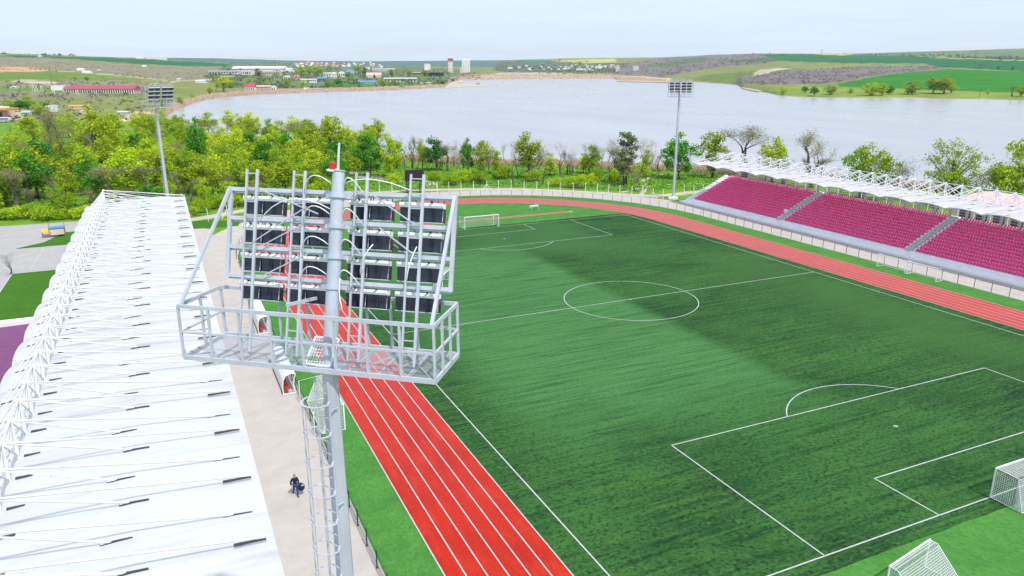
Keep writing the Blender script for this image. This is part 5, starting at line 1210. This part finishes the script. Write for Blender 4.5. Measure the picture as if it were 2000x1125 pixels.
# ------------------------------------------------------------------ far buildings
def building(x0, y0, x1, y1, hpx, rpx, wall, roof, label, depth=12, style='flat', win=0, name='far_building', group=None, wrows=1, cat='building', ontop=None, near=False):
    f = gpt if near else at
    a_, b_ = f(x0, y0), f(x1, y1)
    # front wall runs along the picture plane at the mean distance
    wm = ((a_-CAM).dot(fw)+(b_-CAM).dot(fw))/2
    if not near:
        a_ = CAM+ray(x0, y0)*wm; b_ = CAM+ray(x1, y1)*wm
    zb = min(a_.z, b_.z); H_ = hpx*wm/FPX; Rr = rpx*wm/FPX
    d = V((b_.x-a_.x, b_.y-a_.y, 0)); W_ = d.length; d.normalize(); n_ = V((-d.y, d.x, 0))
    root = empty(name, (a_.x, a_.y, zb), math.atan2(d.y, d.x)); tag(root, label, cat, group)
    mb = MB(); mb.box(0, 0, -4, W_, depth, H_); mb.build('wall', wall, root)
    e = W_*.012+.25; mb = MB()
    if style == 'flat': mb.box(-e*.5, -e*.5, H_, W_+e*.5, depth+e*.5, H_+max(.3, Rr))
    elif style == 'gable':   # ridge along the front
        mb.hexa([(-e, -e, H_), (W_+e, -e, H_), (W_+e, depth+e, H_), (-e, depth+e, H_), (-e, depth*.5-.05, H_+Rr), (W_+e, depth*.5-.05, H_+Rr), (W_+e, depth*.5+.05, H_+Rr), (-e, depth*.5+.05, H_+Rr)])
    elif style == 'hip':
        k2 = min(W_*.4, depth*.5); mb.hexa([(-e, -e, H_), (W_+e, -e, H_), (W_+e, depth+e, H_), (-e, depth+e, H_), (k2, depth*.5-.05, H_+Rr), (W_-k2, depth*.5-.05, H_+Rr), (W_-k2, depth*.5+.05, H_+Rr), (k2, depth*.5+.05, H_+Rr)])
    elif style == 'front':   # gable facing the camera
        mb.hexa([(-e, -e, H_), (W_+e, -e, H_), (W_+e, depth+e, H_), (-e, depth+e, H_), (W_*.5-.05, -e, H_+Rr), (W_*.5+.05, -e, H_+Rr), (W_*.5+.05, depth+e, H_+Rr), (W_*.5-.05, depth+e, H_+Rr)])
    mb.build('roof', roof, root)
    if win:
        for r_ in range(wrows):
            for i in range(win):
                mb = MB(); ww = W_/win; z0_ = H_*(r_+.25)/wrows; z1_ = H_*(r_+.8)/wrows
                mb.box(ww*(i+.24), -.06, z0_, ww*(i+.76), -.02, z1_); mb.build('window', M['window'], root)
    return root, W_, H_, wm
W, Bg, Pk, Gy = M['wall_white'], M['wall_beige'], M['wall_pink'], M['wall_grey']
r0, W_, H_, wm = building(125, 178, 262, 184.5, 10.5, 6.5, Pk, M['roof_red'], 'long two-storey pink building with a red roof and white pilasters', 16, 'gable', 30, 'school_building', wrows=1)
mb = MB()
for i in range(31):
    x = W_*i/30.; mb.box(x-.35, -.5, -1, x+.35, -.08, H_*.97)
mb.build('pilasters', W, r0)
building(100, 176, 125, 178, 10.5, .5, W, M['roof_pale'], 'white windowless block joined to the left of the red-roofed building', 14)
building(453, 137, 552, 139, 5, 4.5, M['roof_pale'], M['roof_pale'], 'largest white factory hall with a broad pale roof', 60, 'gable', 0, 'factory_hall')
building(550, 140, 568, 141, 5, 3, W, M['roof_pale'], 'short white factory wing at the right end of the halls', 40, 'gable', 0, 'factory_hall')
building(408, 144, 464, 146, 6.5, 1.2, Gy, M['roof_pale'], 'long low white factory shed left of the halls', 30, 'flat', 10, 'factory_hall')
building(433, 146.5, 466, 147.5, 2.4, 1.2, M['navy'], M['roof_pale'], 'low white-roofed loading shed in front of the left factory shed', 12, 'flat', 0, 'factory_hall')
building(466, 146, 490, 146.5, 8, 1, M['roof_pale'], M['roof_pale'], 'pale grey factory block between the shed and the beige block', 26, 'flat', 6, 'factory_hall')
building(490, 146, 545, 147, 7, 1, Bg, M['roof_pale'], 'beige factory block with a row of windows below the big hall', 26, 'flat', 16, 'factory_hall')
building(477, 177, 497, 177.5, 7, 6.5, W, M['roof_red'], 'white lakeside house with a bright red roof', 10, 'gable', 5, 'house')
building(497, 177.5, 528, 178, 8.5, 2.5, Pk, M['roof_pink'], 'long pinkish lakeside building with window bands', 9, 'gable', 12, 'house', wrows=2)
building(530, 178.5, 538, 178.5, 9, 1.5, W, M['roof_pale'], 'white end block of the pinkish lakeside building', 7, 'flat', 2, 'house')
building(675, 143, 690, 143.5, 4.5, 3, W, M['roof_blue'], 'white house with a blue hip roof among trees', 12, 'hip', 4, 'house')
building(695, 163.5, 737, 164, 3.2, 3.6, W, M['roof_blue'], 'long low building with a bright blue roof near the reeds', 12, 'gable', 9, 'shed')
building(750, 160, 813, 160, 6, 2.2, Gy, M['roof_grey'], 'long grey shed with a dark window band near the reeds', 16, 'gable', 10, 'shed')
rb, W_, H_, wm = building(716, 152, 744, 152, 4.5, 5.5, Bg, M['roof_pink'], 'pinkish barn with a dark open gable', 14, 'gable', 0, 'barn')
mb = MB(); c = W_*.55; mb.hexa([(c-4, -.9, 0), (c+4, -.9, 0), (c+4, .1, 0), (c-4, .1, 0), (c-.3, -.9, H_*1.5), (c+.3, -.9, H_*1.5), (c+.3, .1, H_*1.5), (c-.3, .1, H_*1.5)]); mb.build('doorway_shade', M['black'], rb)  # solid black wedge, coloured as the shade inside the open gable
building(835, 149, 866, 150, 7.5, .6, M['navy'], M['navy'], 'large navy blue warehouse left of the red-topped tower', 26, 'flat', 0, 'warehouse')
building(795, 144, 803, 144, 5, .4, M['navy'], M['roof_pale'], 'small navy block with a white edge left of the warehouse', 14, 'flat', 0, 'warehouse')
building(804, 144, 834, 145, 3, 1.2, M['navy'], M['roof_pale'], 'low navy shed with a pale roof joining the two navy blocks', 14, 'flat', 0, 'warehouse')
building(829, 138, 840.5, 138, 12.5, .6, W, W, 'white square tower block left of the red-topped tower', 12, 'flat', 0, 'silo_tower')
rt_, W_, H_, wm = building(875.5, 141, 884.5, 141, 21, .4, Bg, M['roof_grey'], 'tall slim tower with a dark red top and pale bands', 12, 'flat', 0, 'silo_tower')
mb = MB(); mb.box(-1.2, -1.2, H_+.6, W_+1.2, 13.2, H_+.6+4.5*wm/FPX); mb.build('top_storey', M['roof_red'], rt_)
mb = MB()
for q in (.25, .5, .75): mb.box(-.1, -.12, H_*q, W_+.1, -.02, H_*q+2)
for q in (.38, .62): mb.box(W_*.35, -.14, H_*q, W_*.65, -.04, H_*q+6)
mb.build('band', W, rt_)
rs, W_, H_, wm = building(902, 141.5, 917.5, 142, 24.5, .5, W, W, 'tallest white grain silo block with a vertical rib', 18, 'flat', 0, 'silo_tower')
mb = MB()
for i in range(5): mb.tube([(W_*(i+.5)/5, -.2, 0), (W_*(i+.5)/5, -.2, H_)], W_/10.5, 10)
mb.build('silo_bins', W, rs)
mb = MB(); mb.box(W_*.2, 3, H_+.6, W_*.4, 12, H_+4.5); mb.box(W_*.75, 3, H_+.6, W_*.98, 12, H_+5.5); mb.build('rooftop_housing', W, rs)
building(898.5, 142, 903, 142, 10, .5, Bg, W, 'short beige annex at the foot of the white silo', 12, 'flat', 0, 'silo_tower')
building(727, 139, 770, 139.5, 5, 1.2, W, M['roof_pale'], 'long white low-rise on the rise behind the trees', 14, 'flat', 14, 'far_building', wrows=1)
building(712, 135, 722, 135, 3, 1, W, M['roof_pale'], 'small white block left of the long low-rise', 10, 'flat', 0, 'far_building')
building(648, 153, 656.5, 153, 9, 2, W, M['roof_pale'], 'white two-storey house at the left of the lakeside village', 9, 'hip', 3, 'house', wrows=2)
building(661, 150, 673, 150, 7, 3, W, M['roof_grey'], 'white house with a grey hip roof left of the barn', 10, 'hip', 3, 'house')
building(554, 155, 566, 155, 4.5, 2.5, W, M['roof_grey'], 'white house with a grey roof near the bare trees', 9, 'gable', 3, 'house')
building(568, 156, 586, 156, 3.5, 2.5, W, M['roof_red'], 'low white house with a dark red roof near the bare trees', 9, 'gable', 3, 'house')
building(588, 160, 618, 160, 4, 2, W, M['roof_grey'], 'long low white house with a grey roof beside a blue one', 9, 'gable', 8, 'house')
building(620, 158, 638, 158, 4.5, 3, M['roof_blue'], M['roof_blue'], 'light blue workshop among the village houses', 9, 'gable', 4, 'house')
building(632, 150, 656, 150, 6.5, 2.2, W, M['roof_pale'], 'pale flat-roofed house above the light blue workshop', 10, 'flat', 5, 'house')
building(576, 151, 582, 151, 4, 3, W, M['roof_tile'], 'small house with an orange roof in the village', 9, 'front', 1, 'house')
building(593, 176, 602, 176, 4, 1.5, W, M['roof_grey'], 'tiny white hut on the reed bank', 6, 'flat', 0, 'hut')
building(604, 177, 628, 177, 3, 1.5, Pk, M['roof_grey'], 'long low grey hut on the reed bank', 6, 'flat', 4, 'hut')
building(820, 165, 840, 165, 2.6, 1.2, Bg, M['roof_pale'], 'low beige hut near the head of the spit', 8, 'flat', 0, 'hut')
def spit_hut(x0, x1, y, h_, roof, label):
    p, q = gpt(x0, y, -3.2), gpt(x1, y, -3.2); root = empty('hut', p, math.atan2(q.y-p.y, q.x-p.x)); tag(root, label, 'hut'); W2 = (q-p).length; H2 = h_*(p-CAM).length/FPX
    mb = MB(); mb.box(0, 0, 0, W2, 6, H2*.7); mb.build('wall', Bg, root)
    mb = MB(); mb.hexa([(-.5, -.5, H2*.7), (W2+.5, -.5, H2*.7), (W2+.5, 6.5, H2*.7), (-.5, 6.5, H2*.7), (W2*.4, 2.9, H2), (W2*.6, 2.9, H2), (W2*.6, 3.1, H2), (W2*.4, 3.1, H2)]); mb.build('roof', roof, root)
spit_hut(895, 904, 165, 6.5, M['roof_pink'], 'boathouse with a pinkish roof on the sandy spit'); spit_hut(930, 937, 166.5, 3.6, M['black'], 'dark fishing hut near the tip of the sandy spit')
far_tree('G', 884, 161, 7, 6, 'green tree behind the boathouse on the spit')
for x0, x1, yb, h_, lb in [(1145, 1150, 134, 6, 'left white apartment block of the distant row'), (1153.5, 1159, 134, 6.5, 'second white apartment block of the distant row'), (1163, 1167, 134, 5, 'third and smaller white block of the distant row'), (1168, 1175, 134, 5, 'widest white block of the distant row'), (1203, 1210, 138, 9.5, 'tall pale apartment block at the right end of the distant row'), (1237, 1247, 138, 9, 'lone white block on the slope right of the distant row'), (992, 1001, 134, 2.5, 'low white hall at the left of the distant settlement'), (1126, 1138, 137.5, 3.5, 'low grey hall left of the distant white blocks'), (1152, 1160, 138.5, 2.2, 'low white hall below the distant white blocks')]:
    building(x0, yb, x1, yb, h_, .4, W, M['roof_pale'], lb, 20, 'flat', 4 if h_ > 5 else 0, 'apartment_block', wrows=3 if h_ > 5 else 1)
for x0, x1, yb, h_, rp_, lb in [(150, 163, 138.5, 3, 2, 'white farmhouse on the left hillside above a long shed'), (160, 176, 143, 3.2, 1.4, 'long white farm shed on the left hillside track'), (189, 196, 138, 1.4, .8, 'tiny white shed right of the hillside farm'), (277, 284, 130.5, 2, 1, 'small white barn on the upper left hillside'), (74, 80, 111, 1.8, .8, 'tiny white house on the left ridge field'), (265, 280, 114.5, 2, 1, 'pale farm buildings on the skyline left of the factory'), (285, 325, 116.5, 2, 1, 'long pale farm sheds on the skyline left of the factory'), (382, 401, 163, 4, 3, 'pale house with a grey hip roof near the lake road'), (345, 352, 158, 3, 2, 'small pink house near the lake road'), (20, 29, 172.5, 2.2, 1.4, 'white hut on the green strip at far left')]:
    building(x0, yb, x1, yb, h_, rp_, W if 'pink' not in lb else Pk, M['roof_pale'] if x0 < 330 else M['roof_grey'], lb, 9, 'gable', 0, 'farm_building')
hrnd = random.Random(11)
hsrc = None
for i in range(70):   # distant village along the ridge: one small house, copied
    x = hrnd.uniform(575, 745); y = hrnd.uniform(121.5, 130.5)+(x-575)*.012
    p = at(x, y); s = hrnd.uniform(.8, 1.5)*9
    rm = ['roof_red', 'roof_grey', 'roof_pale', 'roof_tile'][i % 4]
    root = empty('village_house', (p.x, p.y, p.z-.5), hrnd.uniform(-.8, .4)); tag(root, {'roof_red': 'tiny dark red roofed house', 'roof_grey': 'tiny grey roofed house', 'roof_pale': 'tiny pale roofed house', 'roof_tile': 'tiny orange roofed house'}[rm]+' in the hazy village on the far ridge', 'house', 'houses of the far ridge village')
    mb = MB(); mb.box(-s*.6, -s*.4, -1, s*.6, s*.4, s*.5); mb.build('wall', W, root)
    mb = MB(); mb.hexa([(-s*.68, -s*.48, s*.5), (s*.68, -s*.48, s*.5), (s*.68, s*.48, s*.5), (-s*.68, s*.48, s*.5), (-s*.4, -.05, s*.85), (s*.4, -.05, s*.85), (s*.4, .05, s*.85), (-s*.4, .05, s*.85)]); mb.build('roof', M[rm], root)
for i in range(46):
    x = hrnd.uniform(985, 1215); y = hrnd.uniform(128, 139)
    p = at(x, y); s = hrnd.uniform(.8, 1.3)*9
    root = empty('village_house', (p.x, p.y, p.z-.5), hrnd.uniform(-.8, .4)); tag(root, 'tiny pale house among trees of the settlement at the lake head', 'house', 'houses of the lake head settlement')
    mb = MB(); mb.box(-s*.6, -s*.4, -1, s*.6, s*.4, s*.5); mb.build('wall', W if i % 2 else Gy, root)
    mb = MB(); mb.hexa([(-s*.68, -s*.48, s*.5), (s*.68, -s*.48, s*.5), (s*.68, s*.48, s*.5), (-s*.68, s*.48, s*.5), (-s*.4, -.05, s*.85), (s*.4, -.05, s*.85), (s*.4, .05, s*.85), (-s*.4, .05, s*.85)]); mb.build('roof', M['roof_grey'], root)
# buildings in and behind the wood
building(412, 300, 431, 300, 12, 18, W, M['roof_tile'], 'house with an orange tiled roof showing between the trees', 8, 'hip', 2, 'house', near=True)
r1, W_, H_, wm = building(-25, 233, 8, 233, 17, .6, Bg, M['roof_pale'], 'service station building at the left edge with a dark window front', 12, 'flat', 3, 'service_station')
mb = MB(); mb.box(W_*.2, -9, H_*1.0+.5, W_*1.75, 4, H_*1.0+1.6); mb.build('canopy', M['orange'], r1)
mb = MB(); mb.box(W_*.2, -9.1, H_+1.62, W_*1.2, 4.1, H_+2.3); mb.build('canopy_top', W, r1)
mb = MB()
for x in (W_*1.2, W_*1.65): mb.tube([(x, -7, -.5), (x, -7, H_+.5)], .25, 8)
mb.build('canopy_post', M['red'], r1)
building(43, 226, 61, 225, 7, 1.5, W, M['roof_pale'], 'white ribbed greenhouse-like shed with a teal end at far left', 5, 'flat', 6, 'shed')
building(42, 226, 47.5, 226.5, 5, .5, M['teal'], M['teal'], 'small teal tank house in front of the white shed', 3, 'flat', 0, 'shed')
building(88, 216, 108, 216.5, 8, 1.5, Gy, M['roof_pale'], 'pale grey shed behind the big bare tree', 8, 'gable', 0, 'shed')
building(98, 219, 105.5, 219, 12, .5, W, W, 'white block in front of the pale grey shed', 5, 'flat', 0, 'shed')
building(133, 213, 160, 213, 5, 2.5, Bg, M['orange'], 'long shed with an orange roof right of the big bare tree', 7, 'gable', 0, 'shed')
building(158, 223, 172, 223, 5, 1.8, Pk, M['roof_pale'], 'pink hut with a pale roof below the tall yellow tree', 6, 'flat', 0, 'shed')
building(228, 224, 248, 224.5, 5, 2.4, Gy, M['roof_grey'], 'grey shed beside the bushes left of the lake corner', 7, 'gable', 0, 'shed')
# white bus and dark car near the service station
def vehicle(x, y, label, name, L_, Wd, Hh, body, cat, bus):
    p = at(x, y); root = empty(name, (p.x, p.y, p.z+.1), -.5); tag(root, label, cat)
    mb = MB()
    if bus: mb.box(-L_/2, -Wd/2, .4, L_/2, Wd/2, Hh)
    else:
        mb.box(-L_/2, -Wd/2, .3, L_/2, Wd/2, Hh*.6); mb.hexa([(-L_*.35, -Wd*.46, Hh*.6), (L_*.25, -Wd*.46, Hh*.6), (L_*.25, Wd*.46, Hh*.6), (-L_*.35, Wd*.46, Hh*.6), (-L_*.25, -Wd*.4, Hh), (L_*.12, -Wd*.4, Hh), (L_*.12, Wd*.4, Hh), (-L_*.25, Wd*.4, Hh)])
    mb.build('body', body, root)
    mb = MB(); mb.box(-L_*.46, -Wd/2-.02, Hh*.55, L_*.46, Wd/2+.02, Hh*.82) if bus else mb.box(-L_*.24, -Wd*.45, Hh*.66, L_*.13, Wd*.45, Hh*.9); mb.build('windows', M['window'], root)
    if bus: mb = MB(); mb.box(-L_*.5-.01, -Wd/2-.015, .7, L_*.5+.01, Wd/2+.015, 1.2); mb.build('stripe', M['roof_blue'], root)
    for sx in (-.33, .33):
        for sy in (-.5, .5): mb = MB(); mb.tube([(L_*sx, Wd*sy-.1, .38), (L_*sx, Wd*sy+.1, .38)], .38, 10); mb.build('wheel', M['black'], root)
vehicle(6, 239, 'white bus with a blue stripe at the left edge near the service station', 'bus', 10, 2.5, 3.0, W, 'bus', True)
vehicle(16, 231, 'dark car parked under the orange service station canopy', 'car', 4.4, 1.8, 1.5, M['black'], 'car', False)
# ------------------------------------------------------------------ power poles on the hills
def pole(x, yb, hpx, label, aframe=False, group='power poles on the hills'):
    p = at(x, yb); w_ = (p-CAM).dot(fw); h_ = hpx*w_/FPX; root = empty('power_pole', (p.x, p.y, p.z-.5), -.4); tag(root, label, 'power pole', group); t_ = max(.18, .00042*w_)
    mb = MB()
    if aframe:
        mb.bar((-h_*.22, 0, 0), (0, 0, h_), t_*1.2); mb.bar((h_*.22, 0, 0), (0, 0, h_), t_*1.2)
    else: mb.tube([(0, 0, 0), (0, 0, h_)], [t_*.8, t_*.55], 6)
    mb.build('pole_shaft', M['bark_pale'] if not aframe else M['post'], root)
    mb = MB(); mb.bar((-h_*.1, 0, h_*.93), (h_*.1, 0, h_*.93), t_*.8); mb.build('cross_arm', M['bark_pale'], root)
PLN = ['first', 'second', 'third', 'fourth', 'fifth', 'sixth', 'seventh', 'eighth', 'ninth']
for i, (x, yb, hp) in enumerate([(1471.5, 111, 8), (1503, 112.5, 11), (1545, 121, 9), (1570, 122.5, 15), (1603, 121.5, 24), (1646, 126, 22), (1681, 122, 17), (1772, 124.5, 23), (1901, 134, 34)]):
    pole(x, yb, hp, PLN[i]+' power pole from the left on the hill right of the lake')
for i, (x, yb, hp) in enumerate([(10, 109, 6), (41, 110, 5), (57, 110, 6), (96, 111, 5), (121, 112, 6), (143, 113, 5)]): pole(x, yb, hp, PLN[i]+' power pole from the left along the left ridge field')
for i, (x, yb, hp) in enumerate([(66, 180, 15), (72, 180, 14), (82, 181, 15), (105, 183, 11), (152, 186, 12)]): pole(x, yb, hp, PLN[i]+' whitish A-shaped pole from the left in front of the red-roofed building', True)
pole(102, 166, 32, 'tall pale pole left of the red-roofed building'); pole(54, 176, 14, 'pale pole left of the A-shaped poles'); pole(15, 180, 13, 'pale pole at far left above the green trees')
pole(1913, 189, 14, 'white pole on the far shore near the right edge')
for k_ in PROTO:
    for a_, b_, rad, nm in PROTO[k_]:
        if not a_.get('used'): bpy.data.objects.remove(a_); bpy.data.objects.remove(b_)
        else:
            for o in (a_, b_): 
                for key in ('used', 'proto'):
                    if key in o: del o[key]
for o in bpy.data.objects:
    for key in ('used', 'proto'):
        if key in o: del o[key]

# ------------------------------------------------------------------ haze
mb = MB(); mb.box(-6000, -1500, -420, 11000, 12000, 420)
m = bpy.data.materials.new('haze_air'); m.use_nodes = True; t = m.node_tree
t.nodes.remove(t.nodes['Principled BSDF']); pv = N(t, 'ShaderNodeVolumePrincipled', i={'Density': 4.2e-5, 'Anisotropy': .2})
pv.inputs['Color'].default_value = (.82, .91, 1, 1); t.links.new(pv.outputs[0], t.nodes['Material Output'].inputs['Volume'])
o = mb.build('haze', m); tag(o, 'thin blue spring haze over the far hills', 'haze', kind='stuff')
